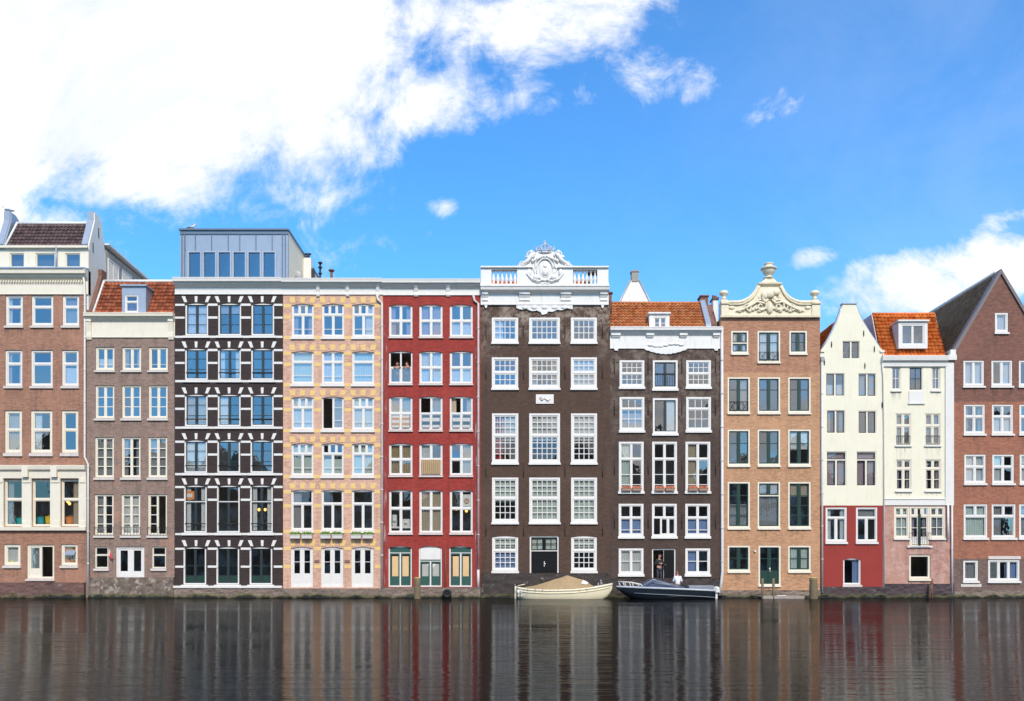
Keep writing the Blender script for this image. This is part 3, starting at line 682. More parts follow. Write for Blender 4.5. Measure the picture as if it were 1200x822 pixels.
# attic storey
at = House.__new__(House); at.__dict__.update(h.__dict__); at.op = []
c_ = cornice(h, -8, 317.5, 103.6, 345.5, .5, 'cream', dent=True, frieze=.6)
mb = MB(); Y0 = .15
for (a, b, c, d) in ((-8, 290, 9.3, 317), (26.8, 290, 39.7, 317), (63, 290, 74.7, 317), (92.8, 290, 102.5, 317)): mb.pbox(a, b, c, d, Y0, .5)
for (a, c) in ((9.3, 26.8), (39.7, 63), (74.7, 92.8)): mb.pbox(a, 290, c, 295.7, Y0+.01, .5); mb.pbox(a, 312.3, c, 317, Y0+.01, .5)
mb.pbox(-8, 288, 102.8, 290.6, -.05, 2.6); attic = mb.build('attic', 'cream', h.root)
for (a, c) in ((9.3, 26.8), (39.7, 63), (74.7, 92.8)):
    mb = MB(); g, inn = frame_geo(mb, a, 295.7, c, 312.3, [(1, 1, 1, 1)], .2, 1.0, 1, 1, .4, .5); mb.pbox(a, 294, c, 295.7, .19, .3); w = mb.build('window_frame', 'cream', attic); panes(attic, g, .2, 'glass_hi')
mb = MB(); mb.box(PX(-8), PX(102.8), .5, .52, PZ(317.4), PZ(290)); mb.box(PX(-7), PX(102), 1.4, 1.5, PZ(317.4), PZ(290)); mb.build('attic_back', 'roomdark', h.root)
mb = MB(); mb.prof(PX(-8), PX(103), [(.14, PZ(316)), (-.55, PZ(318.2)), (-.55, PZ(316.5)), (.14, PZ(314.3))]); mb.build('lead_gutter', 'lead', h.root)
mb = MB(); mb.tube([(PX(66), -.02, PZ(289)), (PX(66), -.02, PZ(316))], .05); mb.build('drainpipe', 'lead', h.root)
zt, zb = 23.5, PZ(288)
tile_plane(h.root, (PX(3), .1, zb), (PX(101)-PX(3), 0, 0), (0, 1.0, zt-zb), 't_dark', lo=lambda t: .15+.2*t, pitch=.24)
mb = MB(); mb.quad((PX(0), 1.14, zt), (PX(103), 1.14, zt), (PX(103), 2.6, zb), (PX(0), 2.6, zb)); mb.tube([(PX(8), 1.12, zt+.05), (PX(102.5), 1.12, zt+.05)], .1, 8)
mb.tube([(PX(5.5), .1, zb+.05), (PX(9), 1.05, zt+.05)], .07, 6); mb.build('ridge', 'white_old', h.root)
# gable parapets with lead capped heads
for k, xo in ((0, PX(103.6)), (1, PX(4.5))):
    w = .42; mb = MB(); xa, xb = (xo-w, xo) if k == 0 else (xo-w, xo)
    prof = [(.12, zb-.2), (.12, zb+.15), (.85, zt+.1), (.85, zt+.62), (1.35, zt+.62), (1.75, zt+.4), (2.1, zt-.9), (2.36, zb+.1), (2.36, zb-.2)]
    mb.prof(xa, xb, prof); mb.build('gable_parapet', 'lead' if k else 'render_pale', h.root)
    mb = MB(); mb.prof(xa-.03, xb-.08, [(.06, zb+.1), (.06, zb+.17), (.79, zt+.12), (.79, zt+.68), (1.4, zt+.68), (1.4, zt+.6), (.86, zt+.6), (.86, zt+.08), (.14, zb+.1)]); mb.build('lead_capping', 'lead', h.root)
mb = MB(); xo = PX(103.6)
mb.quad((xo, .02, PZ(420)), (xo, 2.4, PZ(420)), (xo, 2.4, 22.6), (xo, 2.36, zb-.2), (xo, .12, zb-.2), (xo, .02, PZ(318)))
mb.quad((xo, .02, PZ(420)-.0), (xo, .02, PZ(419)), (xo-.01, .02, PZ(419))); sw = mb.build('side_wall', 'render_pale', h.root)
mb = MB(); mb.box(PX(0), xo-.003, 2.41, 9.9, 12, 22.34); mb.build('rear_wing', plain('brown_beige_render', (.42, .34, .26), .85, .12, .3), h.root)
mb = MB(); mb.prof(PX(0), xo+.25, [(2.3, 22.62), (2.3, 22.72), (10, 22.52), (10, 22.34)]); mb.build('flat_roof', 'white', h.root)
for (ya, yb) in ((2.6, 4.2), (4.7, 6.2), (6.7, 8.4)):
    mb = MB(); z0, z1 = 20.2, 21.9
    mb.box(xo+.002, xo+.06, ya, ya+.12, z0, z1); mb.box(xo+.002, xo+.06, yb-.12, yb, z0, z1); mb.box(xo+.002, xo+.05, ya+.12, yb-.12, z1-.1, z1); mb.box(xo+.002, xo+.05, ya+.12, yb-.12, z0, z0+.1); mb.box(xo+.002, xo+.05, (ya+yb)/2-.05, (ya+yb)/2+.05, z0+.1, z1-.1)
    f_ = mb.build('side_window', 'white', h.root)
    mb = MB(); mb.quad((xo+.02, ya+.1, z0+.1), (xo+.02, yb-.1, z0+.1), (xo+.02, yb-.1, z1-.1), (xo+.02, ya+.1, z1-.1)); mb.build('pane', 'glass_hi', f_)
mb = MB(); mb.box(xo+.002, xo+.012, 2.5, 9.8, 19.4, 20.1); mb.build('brick_band', 'brown_brick', h.root)
mb = MB(); mb.box(PX(100.6)+.003, xo-.003, .03, 9, PZ(372), PZ(318)); mb.build('party_wall', 'render_pale', h.root)
for yy in (.55, 1.3): 
    mb = MB(); mb.box(xo+.001, xo+.03, yy, yy+.06, 22.2+yy*.4-(.9 if yy < 1 else 0), 22.8+yy*.4-(.9 if yy < 1 else 0)); mb.build('wall_anchor', 'iron', h.root)
mb = MB(); mb.box(PX(8), PX(15), 1.9, 2.3, zt-.6, zt+.42); mb.build('chimney', 'brown_brick', h.root)
pipe(h, [(99, 322), (100.5, 332), (101.2, 345), (101, 536), (105, 545), (105, 699)], 'white', .06, y=-.2)
plinth(h, 683, 'pl1', -8, 100.6, -.25)

# ------------------------------------------------------------------ house 2: narrow grey brown house with a red roof
h = House('', 100.6, 204.4); h2 = h
tag(h.root, 'narrow grey brown brick house with red pantile roof and lead dormer')
X3 = ((111.8, 134.2), (143, 165.4), (174.2, 196.7))
for i, (a, c) in enumerate(X3):
    win(h, (a, 406.8, c, 436.6), [(1, 2, 1, (.8, .2))], cas=2.0, mull=1.6, sill=2.5, glass='glass_hi', cm='cream', munt=.5, cur=('low', 'cur_white') if i == 0 else None)
    win(h, (a-.2, 451.8, c-.2, 493.3), [(1, 2, 1, 3)], cas=1.9, mull=1.8, sill=3, cm='cream', glass='glass_hi', munt=.9, sash=.7)
    win(h, (a-.7, 512.3, c-.7, 562.8), [(1, 2, 1, 4)], cas=1.9, mull=1.7, sill=3, cm='cream', munt=.9, sash=.7, cur=[('full', 'cur_grey'), ('sides', 'cur_grey'), ('full', 'cur_grey')][i])
    win(h, (a-1, 579.4, c-1, 630.5), [(1, 2, 1, 4)], cas=1.9, mull=1.7, sill=3, cm='cream', munt=.9, sash=.7, glass='glass_lo', opens=((0, 1),) if i == 2 else (), cur=('left', 'cur_grey') if i == 0 else None)
    r = railing(h.root.children[-1], a-1, 618, c-1, 628, -.04, n=6, cross=False)
win(h, (111, 640.7, 127, 669.3), W1, cas=1.6, sill=3, glass='glass_lo', cm='cream', sm='sash_dark')
win(h, (135.7, 640.7, 169.2, 684.5), [(1, 2, 1, (.72, -.28))], cas=2.4, mull=2.6, sash=2.2, sill=0, name='door', cm='white', glass='glass_lo')
win(h, (178, 640.7, 194.6, 669.3), W1, cas=1.6, sill=3, glass='glass_lo', cm='cream', sm='sash_dark')
h.wall(372, 712, [], ['b2'])
cornice(h, 101, 368.6, 205.2, 396, .42, 'cream', frieze=.72)
console(h, 102, 372, 108, 398.5, mat='cream'); console(h, 198, 372, 204, 398.5, mat='cream')
zb, zt = PZ(367.5), PZ(330.7, 1.44)
xa, xb = PX(109.5), PX(204.5)
tile_plane(h.root, (xa, .0, zb), (xb-xa, 0, 0), (0, 1.44, zt-zb), 't_red')
mb = MB(); mb.tube([(xa, 1.46, zt+.06), (xb, 1.46, zt+.06)], .1, 8); mb.tube([(xa, .0, zb+.08), (xa, 1.44, zt+.08)], .07, 6)
mb.quad((xa, 1.5, zt), (xb, 1.5, zt), (xb, 9, zb), (xa, 9, zb)); mb.build('ridge', 'white_old', h.root)
mb = MB(); mb.prof(xa-.42, xa-.06, [(.02, zb-.3), (.02, zb+.2), (1.3, zt+.35), (1.3, zt+.75), (1.9, zt+.75), (1.9, zb-.3)]); mb.build('parapet', 'brown_brick', h.root)
mb = MB(); mb.prof(xb-.02, xb+.2, [(.02, zb-.3), (.02, zb+.6), (.5, zb+1.0), (1.4, zt+.1), (1.9, zt+.1), (1.9, zb-.3)]); mb.build('parapet', 'brown_brick', h.root)
# lead dormer
def dormer(H, a, b, c, d, yf, yb, win_rect, bands, mat='lead', cm='white', sm=None, splay=0, cap=.12):
    mb = MB(); x0, x1, z1, z0 = PX(a, yf), PX(c, yf), PZ(b, yf), PZ(d, yf); wa, wb, wc, wd = win_rect; q0, q1, r1, r0 = PX(wa, yf), PX(wc, yf), PZ(wb, yf), PZ(wd, yf)
    mb.box(x0, q0, yf, yf+.15, z0, z1); mb.box(q1, x1, yf, yf+.15, z0, z1); mb.box(q0, q1, yf, yf+.15, r1, z1); mb.box(q0, q1, yf, yf+.15, z0, r0)
    mb.prof(x0, x0+.05, [(yf+.15, z0), (yf+.15, z1), (yb, z1), (yb, z0)]); mb.prof(x1-.05, x1, [(yf+.15, z0), (yf+.15, z1), (yb, z1), (yb, z0)])
    mb.box(x0-cap*.6, x1+cap*.6, yf-cap, yb+.05, z1, z1+cap*.8)
    dm = mb.build('dormer', mat, H.root)
    mb = MB(); g, inn = frame_geo(mb, wa, wb, wc, wd, bands, yf+.02, 1.4, 1.2, 1.2, .7, .6, X=lambda p: PX(p, yf), Z=lambda p: PZ(p, yf))
    w = mb.build('window_frame', [cm, sm or cm, cm], dm); panes(dm, g, yf+.02, 'glass_hi')
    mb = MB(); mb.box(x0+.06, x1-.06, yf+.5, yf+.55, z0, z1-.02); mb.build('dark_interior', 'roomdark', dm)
    return dm
dormer(h, 143, 336, 171, 367, -.1, 1.4, (146.5, 346, 162, 366.4), W1)
plinth(h, 677, 'pl2', 105.2, 204.4, -.2)

# ------------------------------------------------------------------ houses 3 and 4 share a pattern of bands
def banding(H, cols, rows, mat, edges, y=-.02, head=10, hb=1.45, vw=1.0, sl=2.9):
    pier = [(edges[0], cols[0][0])]+[(cols[i][1], cols[i+1][0]) for i in range(len(cols)-1)]+[(cols[-1][1], edges[1])]
    for (t, b, lines) in rows:
        for ln in lines:
            mb = MB()
            for (a, c) in pier: mb.pbox(a, ln-hb+rnd.uniform(-.15, .15), c, ln+hb, y, .03)
            mb.build('stone_band', mat, H.root)
        for (a, c) in cols:
            mb = MB(); m_ = (a+c)/2; zt, zb = PZ(t-head), PZ(t-1.0)
            mb.prism([(PX(m_)-.085*vw, zb), (PX(m_)+.085*vw, zb), (PX(m_)+.11*vw, zt), (PX(m_)-.11*vw, zt)], y-.01, .03)
            for s_ in (-1, 1):
                e = a if s_ < 0 else c
                x0 = PX(e - s_*.5); x1 = PX(e+s_*sl)
                p = [(x0-s_*.17*vw, zb), (x0+s_*.04, zb), (x1+s_*.06, zt), (x1-s_*.2*vw, zt)]
                mb.prism(p, y-.01, .03)
            mb.build('lintel_blocks', mat, H.root)
h = House('', 204.4, 331.8); h3 = h
tag(h.root, 'black brick house ruled with white stone bands and a grey metal penthouse on its roof')
cols = ((217, 243.9), (255.6, 282.6), (294.5, 321.3))
DK = dict(cm='white', sm='sash_dark', pm='dkgreen', cas=1.8, mull=1.5, trans=1.0, sash=.8, munt=.75, yd=.03, y=.03, sill=3.2, over=2.2, arch=2, sillm='white')
rows3 = [(355.5, 396.5, 0, 'glass_hi'), (408.6, 448.5, -.3, 'glass_hi'), (462.4, 503, -.6, 'glass'), (516, 557.5, -1.2, 'glass'), (569, 627.6, -1.6, 'glass_lo'), (641.3, 688.6, -2.2, 'glass_lo')]
bd = []
for k, (t, b, dx, gl) in enumerate(rows3):
    for i, (a, c) in enumerate(cols):
        bands = [(1, 2, 1, (.3, .38, .32))] if k < 4 else ([(.33, 2, 1, 1), (.67, 2, 1, 1)] if k == 4 else [(1, 2, 1, (.5, .3, -.2))])
        w = win(h, (a+dx, t, c+dx, b), bands, glass=gl, cur=[('full', 'cur_white')] if (k, i) in ((3, 0), (0, 0)) else None, **DK)
        if 0 < k < 5: railing(w, a+dx+1.5, b-12 if k < 4 else b-14, c+dx-1.5, b-11 if k < 4 else b-13, -.01, n=1, cross=False)
    bd.append((t, b, (t+2, t+17, b-1.5) if k < 5 else (t+2, t+23)))
h.wall(343, 712, [], ['b3'])
banding(h, [(a-.6, c-.4) for a, c in cols], bd, 'white', (205.4, 331.2), head=8, hb=1.25, vw=.8, sl=2.3)
cornice(h, 205.2, 328, 331.8, 345.5, .5, 'white', frieze=.5)
mb = MB(); mb.pbox(203.2, 686.6, 331, 689.2, -.2, .0); mb.build('base_moulding', 'white', h.root)
plinth(h, 689.2, 'pl3')
# penthouse
yf = 1.2; s = lambda p: PX(p, yf); z = lambda p: PZ(p, yf)
X0, X1, Zt, Zb = s(211), s(337.5), z(270.5), 17.9
mb = MB()
wl = [(221+i*17.45, 235.6+i*17.45) for i in range(6)]
wt, wb = 295.5, 326
mb.cur = 0
mb.box(X0, s(wl[0][0]), yf, yf+.2, Zb, Zt); mb.box(s(wl[-1][1]), X1, yf, yf+.2, Zb, Zt); mb.box(s(wl[0][0]), s(wl[-1][1]), yf, yf+.2, z(wt), Zt); mb.box(s(wl[0][0]), s(wl[-1][1]), yf, yf+.2, Zb, z(wb+3))
for i in range(5): mb.box(s(wl[i][1]), s(wl[i+1][0]), yf, yf+.2, z(wb+3), z(wt))
mb.cur = 1; mb.quad((X1, yf+.2, Zb), (X1, 12, Zb), (X1, 12, Zt-.1), (X1, yf+.2, Zt))
mb.cur = 0; mb.quad((X0, yf+.2, Zb), (X0, yf+.2, Zt), (X0, 12, Zt), (X0, 12, Zb)); mb.quad((X0, yf, Zt), (X1, yf, Zt), (X1, 12, Zt-.1), (X0, 12, Zt)); mb.quad((X0, 12, Zb), (X0, 12, Zt), (X1, 12, Zt-.1), (X1, 12, Zb))
pent = mb.build('penthouse', ['zinc', 'render_cream'], h.root)
mb = MB()
for x in (229, 248, 267.5, 281, 300, 319, 217): mb.box(s(x)-.025, s(x)+.025, yf-.04, yf, z(294), z(274))
for x in (213.3, 216.5, 331, 334.5): mb.box(s(x)-.03, s(x)+.03, yf-.05, yf, Zb, z(272))
mb.box(X0-.05, X1+.02, yf-.12, yf+.3, Zt, Zt+.1); mb.box(X0, X1, yf-.06, yf, z(275), z(273.2)); mb.prof(X1-.15, X1+.06, [(yf, Zt), (12, Zt-.1), (12, Zt+.02), (yf, Zt+.12)]); mb.build('seam_trim', 'zinc_dark', pent)
for (a, c) in wl:
    mb = MB(); mb.box(s(a)-.06, s(a)+.04, yf-.05, yf+.12, z(wb+3), z(wt)+.05); mb.box(s(c)-.04, s(c)+.06, yf-.05, yf+.12, z(wb+3), z(wt)+.05); mb.box(s(a)+.04, s(c)-.04, yf-.05, yf+.12, z(wt)-.04, z(wt)+.05)
    mb.build('window_frame', 'lead', pent)
mb = MB()
for (a, c) in wl: mb.quad((s(a)+.03, yf+.06, z(wb+3)), (s(c)-.03, yf+.06+rnd.uniform(-.01, .01), z(wb+3)), (s(c)-.03, yf+.05, z(wt)-.03), (s(a)+.03, yf+.06, z(wt)-.03))
mb.build('glazing', 'glass_hi', pent)
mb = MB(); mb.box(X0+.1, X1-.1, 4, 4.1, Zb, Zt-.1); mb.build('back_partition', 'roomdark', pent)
mb = MB(); mb.box(X1, X1+.5, 5.4, 5.9, Zb, 22.9); mb.cur = 1; mb.tube([(X1+.25, 5.65, 22.9), (X1+.25, 5.65, 23.2)], .12); mb.box(X1+.05, X1+.45, 5.55, 5.75, 23.2, 23.27); mb.box(X1+.5, X1+.7, 5.5, 5.7, 21.6, 22.2); mb.build('chimney', ['render_pale', 'iron'], h.root)
mb = MB(); c0 = (PX(347, 3), 3, PZ(324, 3)); mb.ball(c0, (.42, .1, .42), 16, 8); mb.tube([(c0[0], 3.05, c0[2]), (c0[0], 3.2, c0[2]-1.0)], .04); mb.tube([(c0[0], 2.95, c0[2]), (c0[0]+.1, 2.6, c0[2]-.1)], .02, 5); mb.build('satellite_dish', 'grey', h.root)

# ------------------------------------------------------------------ house 4: salmon and yellow
h = House('', 331.8, 448.6); h4 = h
tag(h.root, 'salmon pink brick house with yellow brick bands, green window boxes and three white double doors')
C4 = ((341.5, 367.8), (377, 403.3), (412.6, 438.8))
K4 = dict(cas=1.8, mull=1.5, trans=1.8, sash=.8, munt=.6, sill=3.4, over=.8, arch=1.6, sillm='white')
rows4 = [(356.2, 398), (411.7, 453.3), (465, 507), (519.5, 560.8), (574, 625)]
bd4 = []
for k, (t, b) in enumerate(rows4):
    for i, (a, c) in enumerate(C4):
        dx = (0, -.2, -.2, -.4, -.6)[k]; op = ()
        if k in (0, 2, 3): bands = [(.3, 3, 1, 1), (.7, 2, 1, (.7, .3))]
        elif k == 1: bands = [(.3, 1, 1, 1), (.7, 1, 1, (.65, .35))] if i != 1 else [(.3, 2, 1, 1), (.7, 2, 1, (.7, .3))]
        else: bands = [(.33, 1, 1, 1), (.67, 2, 1, 1)]
        if (k, i) == (2, 1): bands = [(1, 2, 1, (.3, .45, .25))]; op = ((0, 0),)
        cur = {(0, 0): ('sides', 'cur_pink'), (0, 2): ('right', 'cur_white'), (1, 0): ('full', 'cur_green'), (1, 1): ('full', 'cur_white'), (1, 2): ('full', 'cur_green'), (2, 0): ('full', 'cur_white'),
               (2, 1): ('right', 'cur_grey'), (2, 2): ('full', 'cur_white'), (3, 0): ('full', 'cur_green'), (3, 1): ('low', 'cur_green'), (3, 2): ('full', 'cur_green'), (4, 0): ('left', 'cur_grey')}.get((k, i))
        win(h, (a+dx, t, c+dx, b), bands, opens=op, glass='glass_hi' if k < 2 else ('glass' if k < 4 else 'glass_lo'), cur=cur, **K4)
    bd4.append((t, b, (t+2.5, t+15.5, b-2) if k < 4 else (t+2.5, t+19, b-2)))
for i, (a, c) in enumerate(C4):
    win(h, (a-1, 641, c-1, 688.5), [(1, 2, 1, (.35, .35, -.3))], cas=2.4, mull=2.2, sash=1.5, sill=0, arch=2, name='door', glass='glass_lo')
bd4.append((641, 688, (643, 664)))
h.wall(343, 712, [], ['b4'])
banding(h, [(a-.6, c+.3) for a, c in C4], bd4, 'band_yellow', (332.4, 447.8), y=-.008, head=7.5, hb=2.0, vw=1.5, sl=1.2)
cornice(h, 331.8, 328.8, 448.6, 345.8, .48, 'white', frieze=.5)
for x in (371, 405.5, 441): console(h, x, 333, x+4, 348)
pipe(h, [(441.5, 345), (443, 352), (447.8, 356), (447.8, 690)], 'pipe', .07)
for x in (371.5, 407): 
    mb = MB(); mb.pbox(x-3, 656.5, x+3, 659.5, -.04, .0); mb.build('name_plate', 'panel_brown', h.root)
plinth(h, 690, 'pl3')

# ------------------------------------------------------------------ house 5: red
h = House('', 448.6, 563); h5 = h
tag(h.root, 'bright red painted brick house with thick white window crosses and dark green ground floor doors')
C5 = ((455.7, 483.5), (491.3, 518.8), (527, 554.2))
K5 = dict(cas=1.9, mull=1.8, trans=2.1, sash=.7, munt=.6, sill=2.2, over=.5, arch=1.6, sillm='sillstone')
rows5 = [(357, 397), (411.6, 452), (464.7, 506.3), (519.7, 559.5), (574.2, 627)]
cur5 = {(0, 0): [('sides', 'cur_pink')], (0, 1): [('gap', 'cur_pink')], (0, 2): [('low', 'cur_white')], (1, 1): [('gap', 'cur_white')], (1, 2): [('low', 'cur_white')],
        (2, 0): [('full', 'cur_beige')], (2, 1): [('right', 'cur_grey')], (2, 2): [('sides', 'cur_beige')], (3, 0): [('full', 'reed')], (3, 1): [('left', 'cur_white')], (3, 2): [('right', 'cur_beige')]}
for k, (t, b) in enumerate(rows5):
    for i, (a, c) in enumerate(C5):
        op = ((0, 0), (0, 1)) if (k, i) == (1, 0) else (((0, 0),) if (k, i) in ((2, 1), (2, 2)) else ())
        w = win(h, (a, t, c, b), [(.5 if k < 4 else .42, 2, 1, 1), (.5 if k < 4 else .58, 2, 1, 1)], glass='glass_hi' if k < 2 else ('glass' if k < 4 else 'glass_lo'), opens=op, cur=cur5.get((k, i)), **K5)
        if k == 2:
            for q in (0, 1):
                xm = (a+c)/2; xa, xb = (a+3.6, xm-1.6) if q == 0 else (xm+1.6, c-3.6)
                curtain(w, (PX(xa), PX(xb), PZ(b-5), PZ(b-19)), -.18, 'flat', 'stripe_blue' if i else 'stripe_tan', 'banner')
        if (k, i) == (3, 1): curtain(w, (PX(a+2.5), PX(c-2.5), PZ(b-4), PZ(b-20.5)), -.18, 'flat', 'reed', 'reed_screen')
for i, (a, c) in enumerate(C5):
    a -= .6; c -= .8; w = win(h, (a, 640, c, 688), [(.14, 1, 1, (-1,)), (.86, 2, 1, (-.28 if False else .75, -.25))] if i != 1 else [(.36, 1, 1, (-1,)), (.64, 2, 1, (.65, -.35))], cas=1.6, mull=1.6, trans=.8, sash=1.6, sill=0,
        sm='green', pm='green', arch=2.5, name='door', glass='glass_lo')
    mb = MB()
    if i == 1: mb.pbox(a+1.8, 642, c-1.8, 656, .07, .12)
    else:
        xm = (a+c)/2; mb.pbox(a+4, 652, xm-2.2, 676, .125, .16); mb.pbox(xm+2.2, 652, c-4, 676, .125, .16)
    if i == 1: mb.pbox(a+3.6, 661, c-3.6, 677, .15, .2)
    mb.build('infill_panel', 'white' if i == 1 else 'panel_tan', w)
h.wall(343, 712, [], ['b5'])
mb = MB(); mb.pbox(449.4, 362, 453.5, 688, -.006, .0); mb.pbox(557, 362, 560, 688, -.006, .0); mb.build('peeling_paint', 'peel', h.root)
cornice(h, 448.6, 329.6, 563, 346.5, .46, 'white', frieze=.5)
for x in (485.5, 523): console(h, x, 334, x+4.5, 348)
pipe(h, [(554.5, 346), (556, 353), (560.5, 356.5), (560.5, 668)], 'pipe_peel', .075); pipe(h, [(560.5, 668), (560.5, 690)], 'pipe', .08)
mb = MB(); mb.tube([(PX(522), -.06, PZ(644)), (PX(522), -.06, PZ(693))], .04); mb.build('drainpipe', 'rust', h.root)
plinth(h, 688.8, 'pl3')

# ------------------------------------------------------------------ house 6: dark brown with the crowned white parapet
h = House('', 563, 715); h6 = h
tag(h.root, 'wide dark brown brick house with many paned windows under a white balustrade and crowned crest')
C6 = ((576.4, 607.2), (620, 656), (669, 699.4))
K6 = dict(cas=2.4, mull=1.4, trans=1.7, sash=1.3, munt=.85, sill=2.6, over=.8, y=-.03, sillm='white')
for i, (a, c) in enumerate(C6):
    n = 5 if i == 1 else 4
    win(h, (a, 372.6, c, 403.7), [(1, 1, n, 3)], glass='glass_hi', **K6)
    win(h, (a, 419.2, c, 457.5), [(.5, 1, n, 2), (.5, 1, n, 2)], glass='glass_hi', cur=('full', 'cur_white') if i == 2 else None, **K6)
    win(h, (a+.2, 484.8, c+.2, 545), [(.44, 1, n, 3), (.56, 1, n, 4)], glass='glass_lo', cur=[('blind', 'cur_white')]+([('left', 'cur_red')] if i == 0 else []), **K6)
    win(h, (a+.2, 560, c+.2, 614.8), [(.46, 1, n, 3), (.54, 1, n, 3)], glass='glass_lo', cur=[('blind', 'cur_green')] if i == 0 else [('full', 'cur_green')], **K6)
    if i != 1: win(h, (a+.2, 628.5, c+.2, 672), [(.4, 1, n, 2), (.6, 1, n, 3)], glass='glass_lo', arch=1.5, cur=[('blindq', 'cur_green'), ('low', 'cur_blue')] if i == 0 else [('blindq', 'cur_green')], **{**K6, 'y': .02})
win(h, (620.7, 628, 655, 684), [(.3, 2, 2, 2), (.7, 2, 1, (-.34, -.33, -.33))], cm='white', sm='black', pm='black', cas=1.8, mull=1.6, trans=1.0, sash=1.1, sill=0, yd=.012, name='door', cur=('blindq', 'cur_green'), glass='glass_lo')
mb = MB(); mb.ball((PX(638.6), .06, PZ(661)), .05, 8, 6); mb.pbox(637.5, 658, 638.3, 664, .07, .12); mb.build('door_handle', 'white', h.root.children[-1])
h.wall(352, 712, [], ['b6'])
# entablature and balustrade
H_ = h
mb = MB()
mb.prof(PX(563.4), PX(713.2), [(.06, PZ(358)), (-.12, PZ(358)), (-.12, PZ(356.8)), (-.08, PZ(356.5)), (-.08, PZ(346)), (-.14, PZ(345)), (-.2, PZ(344)), (-.42, PZ(342)), (-.46, PZ(339)), (-.5, PZ(338.5)), (-.5, PZ(337)), (.3, PZ(336.6)), (.3, PZ(358))])
mb.build('cornice', 'white_old', h.root)
for (a, c) in ((564, 573), (607.5, 622), (656, 670), (702, 712.5)):
    console(h, a+1, 343.5, c-1, 354, y=-.26, mat='white_old')
mb = MB()
for (a, c) in ((563.6, 576), (606, 622.6), (654.6, 671), (699.5, 712.4)): mb.pbox(a, 316.2, c, 337, -.3, .1); mb.pbox(a-.6, 334, c+.6, 337, -.36, .12)
for (ra, rc) in ((563.2, 624), (653, 712.8)): mb.prof(PX(ra), PX(rc), [(-.42, PZ(316.2)), (-.42, PZ(315)), (-.36, PZ(314.2)), (.15, PZ(314)), (.15, PZ(316.2))])
for (a, c) in ((576, 606), (671, 699.5)): mb.pbox(a, 334.5, c, 336.9, -.28, .08); mb.pbox(a, 316.4, c, 318, -.28, .08)
mb.pbox(622.6, 316.4, 654.6, 337, -.25, .1)
bal = mb.build('balustrade', 'white_old', h.root)
bp = [(.05, 0), (.07, .02), (.07, .05), (.045, .08), (.11, .25), (.12, .33), (.08, .45), (.045, .62), (.045, .72), (.07, .75), (.07, .84), (.05, .87)]
bme = None
for (a, c) in ((576, 606), (671, 699.5)):
    for i in range(6):
        x = PX(a+(c-a)*(i+.5)/6)
        if bme is None:
            b0 = MB(); b0.lathe(bp, (x, -.1, PZ(334.5)), 10); bo = b0.build('baluster', 'white_old', bal, (x, -.1, PZ(334.5))); bme = bo
        else:
            q = bme.copy(); COL.objects.link(q); put(q, (x, -.1, PZ(334.5)), bal)
mb = MB()
for (a, c) in ((576, 606), (671, 699.5)): mb.quad((PX(a), 1.6, PZ(345)), (PX(c), 1.6, PZ(345)), (PX(c), 1.9, PZ(325)), (PX(a), 1.9, PZ(325)))
mb.v = [v for v in mb.v]; mb.build('roof_edge', 't_orange', h.root) if False else None
for (a, c) in ((570, 608), (669, 694)):
    tile_plane(h.root, (PX(a), .9, PZ(336, .9)), (PX(c)-PX(a), 0, 0), (0, .7, .62), 't_orange')
# crest
def arc(cx, cz, r0, r1, a0, a1, y, n=18, dy=0):
    return [(cx+(r0+(r1-r0)*t)*math.cos(R(a0+(a1-a0)*t)), y-dy*math.sin(t*math.pi), cz+(r0+(r1-r0)*t)*math.sin(R(a0+(a1-a0)*t))) for t in [i/n for i in range(n+1)]]
cx = PX(638.5); mb = MB()
out = [(604.5, 316), (604.5, 314.5), (612, 312), (619, 308.5), (623, 304), (626, 301), (628, 297.5), (631, 296), (633, 298), (638.5, 296), (644, 298), (646, 296), (650, 297.5), (651.5, 301), (655, 305.5), (660, 309), (666, 312), (673, 314.5), (673, 316)]
mb.prism([(PX(x), PZ(y)) for x, y in out], -.22, .08)
cz = PZ(318)
mb.ball((cx, -.22, cz), (.4, .1, .55), 20, 12); mb.ball((cx, -.3, cz+.22), (.12, .08, .14)); mb.ball((cx, -.28, cz-.15), (.2, .1, .25))
mb.tube([(cx+.5*math.cos(t*math.pi/12), -.3, cz+.68*math.sin(t*math.pi/12)) for t in range(25)], .045, 8)
mb.tube([(cx+(.66+.06*math.cos(t*2.6))*math.cos(t*math.pi/12), -.26, cz+(.86+.07*math.cos(t*2.6))*math.sin(t*math.pi/12)) for t in range(25)], .05, 8)
for s_ in (-1, 1):
    q = lambda x: cx+s_*x
    mb.tube([(q(1.75), -.22, PZ(314.5)), (q(1.35), -.26, PZ(311)), (q(1.0), -.28, PZ(307)), (q(.85), -.28, PZ(302)), (q(.6), -.26, PZ(298))], [.06, .1, .13, .12, .05], 8)
    mb.tube(arc(q(.84), PZ(301), .02, .27, 0, 560, -.3, 40), .05, 6)
    mb.tube(arc(q(1.4), PZ(311.5), .02, .18, 90, 600, -.3, 36), .04, 6)
    mb.ball((q(.83), -.25, PZ(297.6)), (.11, .1, .15)); mb.ball((q(1.08), -.25, PZ(303)), (.14, .1, .1)); mb.ball((q(.55), -.3, PZ(327)), (.2, .1, .16)); mb.ball((q(.95), -.3, PZ(322)), (.12, .1, .25))
    mb.tube([(q(.95), -.3, PZ(316)), (q(1.1), -.34, PZ(323)), (q(.85), -.36, PZ(329)), (q(.4), -.36, PZ(332)), (q(.1), -.36, PZ(330))], [.03, .055, .05, .055, .03], 8)
    for k in range(5): mb.ball((q(.2+.14*k), -.3, PZ(303+k*1.2)), (.09, .08, .12), 8, 6)
crest = mb.build('crest', 'white_old', h.root)
